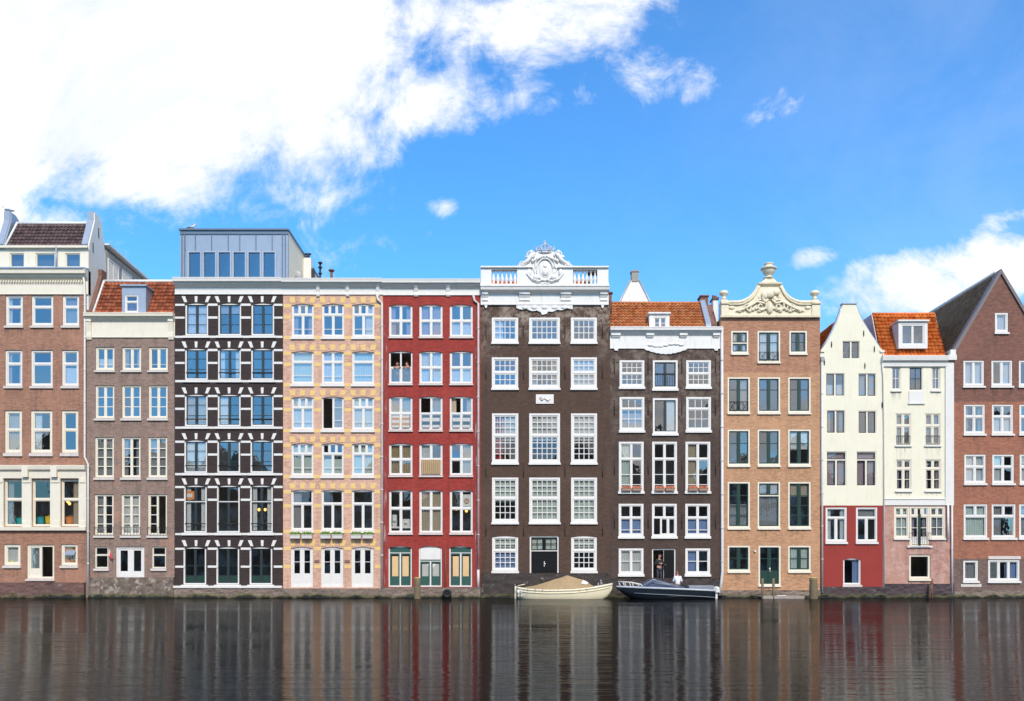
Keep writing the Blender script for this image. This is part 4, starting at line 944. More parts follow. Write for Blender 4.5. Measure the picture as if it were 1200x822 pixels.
mb = MB(); zc = PZ(297.5)
mb.tube([(cx+.46*math.cos(t*math.pi/12), -.05+.22*math.sin(t*math.pi/12), zc) for t in range(25)], .07, 8)
mb.tube([(cx+.5*math.cos(t*math.pi/12), -.05+.24*math.sin(t*math.pi/12), zc+.14) for t in range(25)], .04, 8)
for k in range(8):
    a = 2*math.pi*(k+.5)/8; bx, by = cx+.5*math.cos(a), -.05+.24*math.sin(a)
    mb.tube([(bx, by, zc), (bx*1.0+.1*math.cos(a), by-.03, zc+.25), (bx+.12*math.cos(a), by, zc+.34)], [.05, .05, .015], 6); mb.ball((bx+.12*math.cos(a), by, zc+.37), .05, 6, 5)
for a in (0, 45, 90, 135, 180):
    mb.tube([(cx+.46*math.cos(R(a)), -.05-.2*math.sin(R(a)), zc+.1), (cx+.42*math.cos(R(a)), -.05-.2*math.sin(R(a)), zc+.38), (cx+.16*math.cos(R(a)), -.05-.08*math.sin(R(a)), zc+.48), (cx, -.05, zc+.46)], .035, 6)
mb.ball((cx, -.05, zc+.56), .11, 10, 7); mb.box(cx-.025, cx+.025, -.07, -.03, zc+.6, zc+.8); mb.box(cx-.08, cx+.08, -.07, -.03, zc+.68, zc+.72)
mb.build('crown', plain('silver_grey', (.5, .5, .52), .4, .2, .4, (.15, .15, .15), nscale=8), crest)
# scalloped apron under the entablature
pts = [(605, 357.5)]; nn = 44
for i in range(nn+1):
    t = i/nn; x = 605+66*t; base = 361.5+3.5*math.sin(math.pi*t)**2*(1+.0*t); pts.append((x, base+1.6*abs(math.sin(t*math.pi*5.5))+(3 if abs(t-.5) < .05 else 0)))
pts.append((671, 357.5)); mb = MB(); mb.prism([(PX(x), PZ(y)) for x, y in pts], -.09, -.002)
for xx in (638, 615, 661, 626, 650): mb.ball((PX(xx), -.09, PZ(361)), (.2, .06, .12))
for xx in (569.5, 706): mb.prism([(PX(xx-2), PZ(357.5)), (PX(xx+2), PZ(357.5)), (PX(xx+1), PZ(361)), (PX(xx), PZ(362)), (PX(xx-1), PZ(361))], -.1, -.002)
mb.build('apron_ornament', 'white_old', h.root)
mb = MB(); mb.pbox(628, 462.6, 648.8, 473.6, -.06, .0); mb.pbox(629.5, 464, 647.2, 472.2, -.045-.02, -.06); pq = mb.build('relief_plaque', 'white', h.root)
mb = MB(); mb.tube([(PX(632), -.08, PZ(467)), (PX(635), -.09, PZ(469.5)), (PX(638), -.08, PZ(467)), (PX(642), -.09, PZ(470)), (PX(645), -.08, PZ(468))], [.03, .05, .04, .05, .02], 6); mb.ball((PX(634), -.08, PZ(466.2)), (.1, .04, .07)); mb.build('relief_figure', 'sillstone', pq)
for y0 in (389, 437, 552, 621):
    for x in (569.5, 613.5, 662, 706): anchor(h, x, y0-8, y0+8)
mb = MB(); mb.box(PX(688), PX(705), .3, .9, PZ(318), PZ(313)); mb.tube([(PX(696), .6, PZ(314)), (PX(696), .6, PZ(310))], .2); mb.box(PX(690), PX(702), .4, .8, PZ(310), PZ(309)); mb.build('chimney', 'brown_brick', h.root)
mb = MB(); mb.tube([(PX(715.5), .5, PZ(365)), (PX(715.5), .5, PZ(341))], .13); mb.tube([(PX(715.5), .5, PZ(342)), (PX(715.5), .5, PZ(340))], .2); mb.build('flue', 'rust', h.root)
plinth(h, 672, 'pl6', 563.4, 715, -.06)

# ------------------------------------------------------------------ house 7: umber brick, rust roof
h = House('', 715, 844.4); h7 = h
tag(h.root, 'umber brick house with white carved cornice and mossy rust tiled roof')
C7 = ((726, 755), (765, 794), (804, 833))
K7 = dict(cas=2.2, mull=1.3, trans=1.4, sash=.9, munt=.75, sill=3, over=1, y=-.03, sillm='white')
for i, (a, c) in enumerate(C7):
    if i != 1:
        win(h, (a, 422.6, c, 456.4), [(.5, 1, 4, 2), (.5, 1, 4, 2)], glass='glass_hi', **K7)
        win(h, (a, 465.6, c, 507.5), [(.33, 1, 3, 1), (.67, 1, 3, 2)], glass='glass_hi', cur=('low', 'cur_beige') if i == 0 else None, **K7)
    else:
        w = win(h, (a, 422.6, c, 458.5), [(1, 2, 1, (.5, .5))], sm='sash_dark', glass='glass_hi', **{**K7, 'sash': 1.0, 'yd': .05}); railing(w, a+3, 438, c-3, 453, -.0, n=8, cross=False)
        win(h, (a, 467, c, 511), [(1, 2, 1, 1)], sm='sash_dark', glass='glass', **{**K7, 'yd': .05})
    win(h, (a-.8, 518, c-.8, 579), [(.33, 2, 1, 1), (.67, 2, 1, (.5, .36, .14))], arch=1.5, cur=('left', 'cur_green') if i == 0 else None, **K7)
    win(h, (a-1, 590.7, c-1, 631.6), [(.42, 2, 1, 1), (.58, 2 if i != 1 else 3, 1, (.75, .25) if i != 1 else 1)], arch=1.5, opens=((1, 0),) if i == 1 else (), glass='glass_lo', cur=('low', 'cur_blue') if i != 1 else None, **K7)
    if i != 1: win(h, (a-1, 643, c-1, 676), [(1, 2, 1, 2)], arch=1, glass='glass_lo', cur=('left', 'cur_blue') if i == 2 else None, **K7)
win(h, (764, 643, 792, 684), [(1, 2, 1, (-.3, -.35, -.35))], cm='white', sm='black', pm='black', cas=1.6, mull=.3, sash=1, sill=0, opens=((0, 0),), name='door')
h.wall(389, 712, [], ['b7'])
cornice(h, 714.8, 384.8, 844.6, 409, .4, 'white_old', frieze=.68)
for (a, c) in ((716, 727), (757, 766), (796, 805), (835, 843)):
    mb = MB(); mb.pbox(a, 391, c, 394, -.2, -.04); mb.pbox(a+1, 394, c-1, 396, -.12, -.04); mb.build('bracket', 'white_old', h.root)
mb = MB(); pts = [(755, 408.5)]+[(755+50*t, 409.5+5.5*math.sin(math.pi*t)+.8*abs(math.sin(9*math.pi*t))) for t in [i/30 for i in range(31)]]+[(805, 408.5)]
mb.prism([(PX(x), PZ(y)) for x, y in pts], -.08, -.002)
for t in range(7): mb.ball((PX(762+6*t), -.06, PZ(405+1.5*math.sin(t))), (.18, .06, .08))
for xx in (722, 839): mb.prism([(PX(xx-3), PZ(408.5)), (PX(xx+3), PZ(408.5)), (PX(xx+1.5), PZ(411.5)), (PX(xx-1.5), PZ(411.5))], -.1, -.002)
mb.build('apron_ornament', 'white_old', h.root)
zb, zt = PZ(384.5), PZ(356, 1.8)
xa, xb = PX(712.5), PX(827.5)
tile_plane(h.root, (xa, .0, zb), (xb-xa, 0, 0), (0, 1.8, zt-zb), 't_rust', pitch=.24)
mb = MB(); mb.tube([(xa, 1.83, zt+.05), (xb, 1.83, zt+.05)], .09, 8); mb.quad((xa, 1.84, zt), (xb, 1.84, zt), (xb, 8, zb-1), (xa, 8, zb-1)); mb.build('ridge', 't_rust', h.root)
mb = MB(); mb.prof(xb-.02, xb+.3, [(-.05, zb-.2), (-.05, zb+.25), (1.7, zt+.2), (2.2, zt+.2), (2.2, zb-.2)]); mb.build('parapet', 'lead', h.root)
mb = MB(); mb.box(xb+.02, xb+.5, 1.7, 2.5, zb, zt+.42); mb.prof(xb+.3, xb+.75, [(.3, zb-.1), (.3, zb+.3), (1.7, zt-.1), (2.4, zt-.1), (2.4, zb)]); mb.box(xb-.03, xb+.55, 1.62, 2.55, zt+.42, zt+.5); mb.build('chimney', 'brown_brick', h.root)
mb = MB(); mb.prof(xb+.75, PX(844.5), [(.0, zb-.1), (.0, zb+.05), (2, zb+.4), (4, zb+.4), (4, zb-.1)]); mb.build('lead_roof', 'lead', h.root)
dormer(h, 761, 368.3, 784.5, 386, -.05, 1.6, (765.8, 371.5, 781.5, 385.6), [(1, 2, 1, 2)], 'white_old')
for x in (720, 759.5, 799, 838.5):
    for y0 in (429, 478, 548, 611): anchor(h, x, y0-9, y0+9)
pipe(h, [(845.5, 384), (846, 670), (845, 680), (842.5, 698)], 'pipe', .09, y=-.12)
plinth(h, 678, 'pl6', 715, 844.4, -.06)

# ------------------------------------------------------------------ house 8: orange brown with carved bell gable
h = House('', 844.4, 961); h8 = h
tag(h.root, 'orange brown brick house with carved sand coloured gable and urn on top')
K8 = dict(cm='cream', sm='dkgreen', cas=1.8, mull=1.8, trans=1.3, sash=1.2, munt=.9, sill=2.4, over=.3, yd=.03, y=.0, sillm='cream')
C8 = ((852.6, 878.8), (887.8, 914.3), (923.6, 950))
w = win(h, (856.8, 388, 877, 416.5), [(.55, 2, 1, 1), (.45, 2, 1, 1)], glass='glass_hi', **K8)
w = win(h, (887.7, 388, 914.3, 426.5), [(1, 2, 1, (.35, .65))], glass='glass_hi', **K8); railing(w, 889.5, 413, 912.5, 423, -.02, n=4)
w = win(h, (925, 388, 945.7, 416.5), [(1, 2, 1, 2)], glass='glass_hi', **K8)
for i, (a, c) in enumerate(C8):
    w = win(h, (a, 442.3, c, 486), [(1, 2, 1, (.33, .67))], glass='glass_hi', **K8)
    if i == 0: railing(w, a+2, 471, c-2, 482, -.02, n=4)
    win(h, (a, 503.6, c, 547.8), [(1, 2, 1, (.37, .63))], glass='glass', cur=('blind', 'cur_white') if i == 2 else None, **K8)
    w = win(h, (a, 565, c, 621), [(1, 2, 1, (.27, .25, .24, .24))] if i != 1 else [(.28, 2, 1, 1), (.72, 1, 1, 1)], glass='glass', cur=('full', 'cur_grey') if i == 1 else (('low', 'cur_grey') if i == 0 else None), **K8)
    if i != 1: win(h, (a, 639.8, c, 671.8), [(1, 2, 1, 2)], glass='glass', cur=('full', 'cur_green') if i == 2 else None, **K8)
win(h, (888.8, 639.8, 914.8, 688), [(1, 2, 1, (.3, .35, -.35))], name='door', glass='glass_lo', **{**K8, 'sill': 1.6})
mb = MB(); mb.ball((PX(902.4), .06, PZ(667)), .06, 8, 6); mb.pbox(901.9, 665, 903, 670, .05, .1); mb.build('door_handle', 'white', h.root.children[-1])
h.wall(372.6, 712, [432, 437], ['b8', 'b8t', 'b8t'], side=0)
zb = PZ(372.3); oc = [(843.8, 355)]
L_ = [(865, 355), (871, 353.6), (877, 350.6), (882, 346.2), (885.6, 341), (887.8, 336.2), (889.5, 333.6)]
Rr = [(1802.5-x, y) for x, y in L_][::-1]
mb = MB(); poly = [(844.2, 372.3), (844.2, 355)]+L_+[(913, 333.6)]+[(x, y+.0) for x, y in Rr]+[(960.4, 355), (960.4, 372.3)]
mb.prism([(PX(x), PZ(y)) for x, y in poly], -.12, .4)
mb.prof(PX(843.6), PX(961), [(-.12, PZ(373)), (-.2, PZ(373)), (-.22, PZ(370.8)), (-.12, PZ(370.4))])
mb.build('gable', 'sand', h.root)
mb = MB()
top = [(844, 355), (865, 355)]+L_[1:]+[(901, 333.6)]; 
for side in (0, 1):
    P = [(PX(x if side == 0 else 1802.5-x), -.1, PZ(y)) for x, y in top]; 
    mb.tube(P, .11, 8); mb.tube([(p[0], -.17, p[2]-.16) for p in P[:-1]], .05, 6)
mb.prof(PX(887.5), PX(915), [(-.1, PZ(336.5)), (-.28, PZ(334.6)), (-.3, PZ(333)), (.2, PZ(332.6)), (.2, PZ(336.5))])
mb.prism([(PX(891), PZ(333)), (PX(911.5), PZ(333)), (PX(909), PZ(330)), (PX(904.5), PZ(325.5)), (PX(898), PZ(325.5)), (PX(893.5), PZ(330))], -.1, .3)
mb.lathe([(.34, 0), (.26, .06), (.16, .12), (.2, .2), (.34, .3), (.38, .42), (.4, .52), (.5, .56), (.5, .62), (.24, .66), (.24, .84), (.3, .87), (.3, .9), (.1, .92)], (PX(901.3), .1, PZ(325.8)), 16)
for xx, yy in ((848.5, 354.4), (955, 354.4)):
    mb.box(PX(xx)-.2, PX(xx)+.2, -.12, .28, PZ(yy), PZ(yy)+.12); mb.lathe([(.16, .12), (.14, .32), (.1, .4), (.25, .48), (.29, .6), (.22, .7), (.1, .74)], (PX(xx), .08, PZ(yy)), 14)
for a, c in ((844.6, 853), (950.5, 960)): mb.pbox(a, 357, c, 371, -.2, -.1); mb.pbox(a-.5, 355, c+.5, 357.5, -.28, -.1)
mb.build('gable_mouldings', 'sand', h.root)
mb = MB(); c0 = PX(901.3)
mb.ball((c0-.05, -.24, PZ(345.5)), (.38, .15, .3), 14, 9); mb.ball((c0+.3, -.26, PZ(344)), (.3, .14, .22)); mb.ball((c0-.35, -.26, PZ(347.5)), (.22, .12, .25)); mb.tube(arc(c0-.1, PZ(347), .1, .5, 60, 250, -.26, 16), [.08]*17, 8)
for s_ in (-1, 1):
    q = lambda x: c0+s_*x
    mb.tube(arc(q(.55), PZ(360), .05, .42, 30, 500, -.2, 36), .06, 6)
    mb.tube(arc(q(1.35), PZ(362.5), .04, .3, 120, 560, -.2, 32), .05, 6)
    mb.tube([(q(.1), -.18, PZ(352)), (q(.35), -.22, PZ(357)), (q(.8), -.2, PZ(355)), (q(1.2), -.2, PZ(359.5)), (q(1.75), -.2, PZ(364.5)), (q(2.1), -.16, PZ(366))], [.05, .09, .07, .09, .07, .03], 8)
    for k in range(9): mb.ball((q(.25+.2*k), -.17, PZ(362.5+(k % 3)*1.6)), (.13, .07, .09), 8, 6)
    mb.ball((q(.28), -.2, PZ(351)), (.14, .08, .2)); mb.ball((q(.62), -.17, PZ(350)), (.08, .06, .16)); mb.ball((q(2.35), -.15, PZ(361.5)), (.2, .05, .1))
mb.ball((c0, -.2, PZ(362)), (.2, .1, .35)); mb.build('carved_relief', 'sand', h.root)
mb = MB(); mb.prism([(PX(846), PZ(372)), (PX(959), PZ(372)), (PX(902), PZ(340))], .42, 9); mb.build('roof', 't_slate' if False else 'asph', h.root)
mb = MB(); mb.box(PX(835, 3), PX(840.5, 3), 2.8, 3.5, 15, PZ(352, 3)); mb.cur = 1; mb.box(PX(834, 3), PX(841.5, 3), 2.7, 3.6, PZ(352, 3), PZ(350, 3)); mb.tube([(PX(836.3, 3), 3.1, PZ(350, 3)), (PX(836.3, 3), 3.1, PZ(346, 3))], .09); mb.tube([(PX(839, 3), 3.1, PZ(350, 3)), (PX(839, 3), 3.1, PZ(346.5, 3))], .08); mb.build('chimney', ['white_old', 'rust'], h.root)
mb = MB(); mb.pbox(883.5, 645, 885.5, 647, -.12, 0); mb.build('wall_lamp', 'white', h.root)
plinth(h, 692, 'pl3', y=-.16)

# ------------------------------------------------------------------ house 9: cream spout gable over red base
h = House('', 961.4, 1036); h9 = h
tag(h.root, 'cream rendered house with a bell shaped gable over a brick red ground floor')
K9 = dict(cm='cream', sm='sash_dark', cas=1.0, mull=2.0, trans=1.4, sash=.8, munt=.6, sill=0, y=.03, glass='glass_hi')
def w9(r, bands, **k): kk = {**K9, **k}; return win(h, r, bands, **kk)
w9((987, 399.6, 1007.6, 420.8), [(1, 2, 1, 1)])
w9((967.5, 437.4, 990, 464.6), [(1, 2, 1, 1)]); w9((1005.5, 437.6, 1026.8, 465), [(1, 2, 1, 1)])
w9((968.5, 480.8, 990.5, 508.2), [(1, 2, 1, 1)], cur=('sides', 'cur_grey')); w9((1005.5, 481.5, 1027, 508.5), [(1, 2, 1, 1)])
w9((968.3, 529.2, 991.8, 570), [(.22, 1, 1, 1), (.78, 2, 1, 1)], cur=('full', 'cur_pink'), glass='glass_lo'); w9((1003.5, 529.2, 1026.8, 570), [(.22, 1, 1, 1), (.78, 2, 1, 1)], cur=('full', 'cur_pink'), glass='glass_lo')
for r, cu in (((967.4, 594.5, 992.6, 637.8), ('sides', 'cur_white')), ((1003, 594.5, 1028.4, 637.8), ('blindq', 'cur_grey'))):
    w9(r, [(.28, 1, 1, 1), (.72, 2, 1, 1)], cm='white', sm='white', cas=2.0, sill=2.6, over=.6, sillm='white', glass='glass', cur=cu)
w = w9((988, 654.5, 1008.7, 688), [(1, 1, 1, 1)], cm='white', sm='white', cas=1.2, sill=2.5, sillm='sillstone', opens=(), glass='glass_lo', arch=2, cur=('right', 'cur_blue'))
gl = [(961.2, 411), (963.2, 409), (969.5, 400.5), (975.5, 389.5), (980.8, 377.5), (985, 365.5), (987.4, 358.8), (987.4, 356.6), (1003.6, 356.6), (1003.6, 359), (1006, 366), (1011, 376.5), (1018.5, 389), (1026, 400), (1032, 408.5), (1035.6, 411.5)]
h.wall(411.6, 712, [592.6], ['render_red', 'render_cream'], hole=(987, 399.6, 1007.6, 412), gable=[(PX(x), PZ(y)) for x, y in gl]+[(PX(1036), PZ(411.7)), (PX(961.4), PZ(411.7))])
mb = MB(); mb.tube([(PX(x), .12, PZ(y)+.03) for x, y in gl[1:7]], .09, 6); mb.tube([(PX(x), .12, PZ(y)+.03) for x, y in gl[9:15]], .09, 6); mb.box(PX(986.8), PX(1004.2), -.06, .42, PZ(356.6), PZ(355.4)); mb.build('gable_coping', 'lead', h.root)
mb = MB(); mb.pbox(961.4, 410.4, 966, 413, -.08, .1); mb.pbox(1031, 410.8, 1036, 413.4, -.08, .1); mb.build('kneeler', 'cream', h.root)
zr = PZ(364); xm = PX(995.5); zl = PZ(411)
tile_plane(h.root, (PX(961.4)-.12, .3, zl-.1), (0, 9, 0), (xm-PX(961.4)+.12, 0, zr-zl+.1), 't_orange')
tile_plane(h.root, (PX(1036), 9.3, zl), (0, -9, 0), (xm-PX(1036), 0, zr-zl), 't_red')
for x, y in ((974.3, 404), (1012, 391), (1013.4, 429), (1024.5, 409.5), (966, 425), (1033.5, 475)): anchor(h, x, y-3.5, y+3.5)
mb = MB(); mb.box(PX(1034.6), PX(1036), -.02, .0, PZ(690), PZ(412)); mb.build('corner_strip', 'stone', h.root)
pipe(h, [(962.6, 424), (963, 695)], 'pipe', .06); mb = MB(); mb.pbox(961.2, 419, 965, 424, -.18, -.02); mb.build('hopper', 'grey', h.root)
plinth(h, 688, 'pl9', y=-.1)

# ------------------------------------------------------------------ house 10: cream front, orange mansard
h = House('', 1036, 1117.2); h10 = h
tag(h.root, 'cream house with a bright orange tiled mansard and white dormer over a pink brick base')
K10 = dict(cm='cream', sm='cream', cas=1.2, mull=1.4, trans=1.5, sash=1.0, munt=.7, sill=2, over=.5, y=.02, sillm='white', glass='glass')
win(h, (1044.2, 429.5, 1056, 459.5), [(1, 1, 2, 2)], **{**K10, 'glass': 'glass_hi'}); win(h, (1065, 430, 1081.4, 458), [(1, 1, 2, 2)], **{**K10, 'glass': 'glass_hi', 'sm': 'sash_dark', 'sill': 0}); win(h, (1091, 429.5, 1102.4, 459.5), [(1, 1, 2, 2)], **{**K10, 'glass': 'glass_hi'})
mb = MB(); mb.pbox(1065, 458.6, 1082.6, 473.4, -.05, 0); mb.pbox(1064, 472, 1083.6, 474, -.08, -.0); mb.build('blank_plaque', 'white', h.root)
for (a, c) in ((1049, 1067.9), (1083.5, 1102.6)):
    w = win(h, (a, 484.4, c, 523.8), [(.38, 2, 1, 1), (.62, 2, 1, 1)], cur=('full', 'cur_grey'), **K10); railing(w, a+1.5, 511, c-1.5, 521, -.01, n=7, cross=False)
    win(h, (a+.4, 538.3, c+.4, 577), [(.28, 2, 1, 1), (.72, 2, 1, 2)], cur=('sides', 'cur_pink'), **K10)
w = win(h, (1047.6, 593.7, 1065.8, 633), [(.27, 2, 1, 1), (.73, 1, 2, (.55, .45))], cur=('full', 'cur_green'), **{**K10, 'cas': 2})
w = win(h, (1089, 593.7, 1107.6, 633), [(.27, 2, 1, 1), (.73, 1, 2, (.55, .45))], cur=('full', 'cur_grey'), **{**K10, 'cas': 2})
w = win(h, (1065.8, 593.7, 1089, 642), [(.21, 3, 1, 1), (.79, 2, 1, (.4, .36, -.24))], name='balcony_door', cur=('sides', 'cur_pink'), **{**K10, 'sm': 'cream', 'pm': 'white', 'cas': 1.8, 'mull': 2.2, 'sill': 2.2, 'over': 3})
mb = MB(); mb.pbox(1076.2, 602.5, 1079, 639.5, -.01, .05); mb.build('door_stile', 'dkgreen', w)
railing(w, 1066.5, 625, 1088.5, 639, -.28, n=9, cross=False)
win(h, (1065.4, 650, 1090.6, 681), [(1, 1, 1, 1)], opens=((0, 0),), cm='cream', cas=2.5, sill=2.6, sillm='cream')
h.wall(424, 712, [592.6], ['b10', 'render_cream'])
mb = MB(); mb.pbox(1107.4, 425, 1117.2, 592.4, -.08, .0); mb.build('white_pilaster', 'white', h.root)
mb = MB(); mb.pbox(1036, 585.4, 1107.4, 592.4, -.06, .0); mb.pbox(1036, 584.4, 1107.2, 585.6, -.1, .0); mb.build('string_course', 'white', h.root)
mb = MB(); mb.prof(PX(1032.7), PX(1109.5), [(.05, PZ(430)), (-.1, PZ(430)), (-.12, PZ(425)), (-.26, PZ(423.5)), (-.3, PZ(419)), (-.3, PZ(418)), (.3, PZ(417.6)), (.3, PZ(430))]); mb.box(PX(1109.5), PX(1119), -.25, .1, PZ(423), PZ(417)); mb.build('cornice', 'white', h.root)
zb, zt = PZ(418), PZ(368.4, 1.4); xa, xb = PX(1033.2), PX(1108)
tile_plane(h.root, (xa, .0, zb), (xb-xa, 0, 0), (0, 1.4, zt-zb), 't_orange', pitch=.23, course=.27)
mb = MB(); mb.tube([(xa, 1.42, zt+.03), (xb, 1.42, zt+.03)], .08, 8); mb.build('ridge', 't_orange', h.root)
mb = MB(); mb.prof(xa-.06, xa-.01, [(.05, zb-.3), (1.42, zt), (9, zt), (9, zb-.3)]); mb.prof(xb+.0, xb+.05, [(.05, zb-.3), (1.42, zt), (9, zt), (9, zb-.3)]); mb.quad((xa-.02, 1.42, zt), (xb, 1.42, zt), (xb, 9, zt), (xa-.02, 9, zt)); mb.build('side_cheek', plain('pink_white_render', (.68, .55, .52), .8, .08), h.root)
dormer(h, 1053, 377.2, 1087, 408.5, -.1, 1.5, (1056, 380.5, 1083.5, 404.6), [(1, 2, 1, 1)], 'white')
mb = MB(); mb.box(PX(1038, 4), PX(1064, 4), 3.8, 7.5, zt, zt+.75); mb.build('roof_box', 'white', h.root)
pipe(h, [(1114.7, 592), (1114.7, 696)], 'pipe', .06); pipe(h, [(1110, 592), (1110, 633)], 'white', .06)
mb = MB(); mb.tube([(PX(1033.5), -.12, PZ(430)), (PX(1034.3), -.1, PZ(440)), (PX(1035.4), -.08, PZ(500)), (PX(1035.6), -.06, PZ(690))], .04, 6); mb.build('drainpipe', 'stone', h.root)
plinth(h, 684.5, 'pl9', y=-.12)

# ------------------------------------------------------------------ house 11: brown brick with steep gable
h = House('', 1117.2, 1229, 10); h11 = h
tag(h.root, 'tall maroon and russet brick house with a steep pointed gable and dark tiled roof')
K11 = dict(cas=1.9, mull=1.6, trans=1.7, sash=.9, munt=.7, sill=2.6, over=1.2, y=.02, sillm='white')
w = win(h, (1166, 367, 1181, 392), [(1, 1, 1, 1)], cut=False, glass='glass_hi', cur=('full', 'cur_white'), **{**K11, 'y': .0})
CC = ((1129, 1153.2), (1161.8, 1186.3), (1194, 1218))
for i, (a, c) in enumerate(CC):
    win(h, (a, 422.6, c, 454.9), [(1, 2, 1, 1)], glass='glass_hi', cur=('full', 'cur_white') if i == 0 else ('right', 'cur_white'), **K11)
    win(h, (a+.6, 474.2, c+1, 511), [(.4, 2, 1, 1), (.6, 2, 1, 1)], glass='glass_hi', cur=('low', 'cur_white') if i == 1 else None, **K11)
    win(h, (a+1, 532.7, c+2, 569), [(.42, 2, 1, 1), (.58, 2, 1, 1)], cur=('full', 'cur_white') if i == 0 else ('left', 'cur_white'), **K11)
    win(h, (a+.3, 591, c+4, 633), [(.34, 2, 1, 1), (.66, 1, 1, 1)], cur=('full', 'cur_green') if i == 0 else ('left', 'cur_grey'), **K11)
win(h, (1128.8, 657, 1146.2, 683.5), [(1, 1, 1, 1)], cur=('full', 'cur_grey'), **K11)
win(h, (1158, 656.4, 1195, 683.5), [(1, 3, 1, 1)], cur=('right', 'cur_blue'), glass='glass_lo', **K11)
h.op[0:0] = []
zf = PZ(410)
h.wall(410, 712, [655, 471], ['b11d', 'b11l', 'b11'], hole=(1166, 367, 1181, 389.4), gable=[(PX(1117.2), zf), (PX(1229), zf), (PX(1172.5), PZ(317))])
mb = MB(); mb.box(PX(1160), PX(1186), 1.2, 1.3, PZ(400), PZ(355)); mb.build('attic_partition', 'room', h.root)
mb = MB(); 
for pts in (((1115, 412), (1172.5, 315.6)), ((1230.5, 412), (1172.5, 315.6))):
    (a, b), (c, d) = pts; vx, vz = PX(c)-PX(a), PZ(d)-PZ(b); l = math.hypot(vx, vz); nx_, nz_ = -vz/l, vx/l
    if nz_ < 0: nx_, nz_ = -nx_, -nz_
    t = .14; mb.prism([(PX(a), PZ(b)), (PX(c), PZ(d)), (PX(c)-nx_*t*0, PZ(d)-.3), (PX(a)-nx_*t*1.6, PZ(b)-nz_*t*1.6)], -.1 - (.004 if a > 1200 else 0), .5)
mb.build('gable_coping', 'grey' if False else plain('grey_brown_lead', (.17, .14, .14), .6, .1), h.root)
mb = MB(); mb.pbox(1112.5, 410.5, 1119, 417, -.14, .3); mb.build('kneeler', 'white_old', h.root)
xr = PX(1172.5); z0, z1 = PZ(322), PZ(322)+.75
tile_plane(h.root, (PX(1117.2)-.1, .35, zf-.1), (0, 11, 0), (xr-PX(1117.2)+.1, 0, z0-zf+.35), 't_slate', pitch=.25, course=.34)
tile_plane(h.root, (PX(1229)+.1, 11.35, zf-.1), (0, -11, 0), (xr-PX(1229)-.1, 0, z0-zf+.35), 't_slate', pitch=.25, course=.34)
mb = MB(); mb.tube([(xr, .5, z0+.32), (xr, 11.4, z0+.32)], .12, 8); mb.build('ridge', 'white_old', h.root)
plinth(h, 692, 'pl3', y=-.1)
mb = MB(); mb.pbox(1158, 652, 1196, 655.6, -.03, .0); mb.pbox(1126, 684.5, 1150, 688, -.02, 0); mb.build('rendered_patch', 'sillstone', h.root)

# ------------------------------------------------------------------ the white gable behind
yb = 7; s = lambda p: PX(p, yb); z = lambda p: PZ(p, yb)
bh = empty('gabled_house', (s(743.8), yb+1, 0), 'white plastered triangular gable with grey chimney rising behind the rust tiled roof', 'house')
mb = MB(); xh = 2.1; za = z(328.5); mb.prism([(s(743.8)-xh, za-3.7), (s(743.8)+xh, za-3.7), (s(743.8)+xh, 0), (s(743.8)-xh, 0)][::-1], yb, yb+7); mb.prism([(s(743.8)-xh, za-3.7+.001), (s(743.8)+xh, za-3.7+.001), (s(743.8)+.25, za), (s(743.8)-.25, za)], yb, yb+7); mb.build('wall', 'white', bh)
mb = MB(); mb.box(s(740.2), s(748), yb-.05, yb+.5, za-.1, z(319)); mb.box(s(739.4), s(748.8), yb-.1, yb+.55, z(319), z(317.4)); mb.build('chimney', plain('grey_chimney', (.3, .28, .25), .8, .2), bh)
mb = MB()
for s_ in (-1, 1): mb.tube([(s(743.8)+s_*.3, yb, za+.02), (s(743.8)+s_*(xh+.05), yb, za-3.7)], .07, 6)
mb.build('coping', 'lead', bh)
# chimneys on the long cornice
for (x, y0, y1, nm, m_, r_) in ((388.5, 328, 318, 'chimney_pipe', 'rust', .09), (375.2, 328, 309, 'chimney_pipe', 'iron', .065)):
    yb = 4; mb = MB(); X_, Za, Zb_ = PX(x, yb), 17.9, PZ(y1, yb); mb.tube([(X_, yb, Za), (X_, yb, Zb_)], r_, 10); mb.tube([(X_, yb, Zb_), (X_, yb, Zb_+.08)], r_*2.2, 10)
    if m_ == 'iron': mb.tube([(X_, yb, Zb_-.3), (X_, yb, Zb_-.24)], r_*2.2, 10); mb.tube([(X_, yb, Zb_-.7), (X_, yb, Zb_-.64)], r_*2, 10)
    mb.build(nm, m_, h4.root)
# ------------------------------------------------------------------ boats
def hull(st, name_mat, root, name='hull', nseg=10, flare=.75):
    """st: list of (x, halfwidth, keel z, sheer z)"""
    mb = MB(); n = 2*nseg+1; vs_ = []; fs = []
    cy = WO[root.name].y
    for (x, hw, k, sh) in st:
        for j in range(n):
            t = (j-nseg)/nseg; a = abs(t); yy = hw*(1-(1-a)**2.2) if a < 1 else hw; zz = k+(sh-k)*(a**2.3)
            vs_.append((x, cy+math.copysign(yy, t), zz))
    for i in range(len(st)-1):
        for j in range(n-1): fs.append((i*n+j, i*n+j+1, (i+1)*n+j+1, (i+1)*n+j))
    fs.append(tuple(range(n))); fs.append(tuple(range((len(st)-1)*n, len(st)*n))[::-1])
    mb.add(vs_, fs, True); mb.smooth -= {len(mb.f)-1, len(mb.f)-2}
    return mb.build(name, name_mat, root)
def deck(st, root, mat, dz, inset=.0, name='deck'):
    mb = MB(); cy = WO[root.name].y
    for (a, b) in zip(st, st[1:]):
        mb.quad((a[0], cy-a[1]+inset, a[3]+dz), (b[0], cy-b[1]+inset, b[3]+dz), (b[0], cy+b[1]-inset, b[3]+dz), (a[0], cy+a[1]-inset, a[3]+dz))
    return mb.build(name, mat, root)
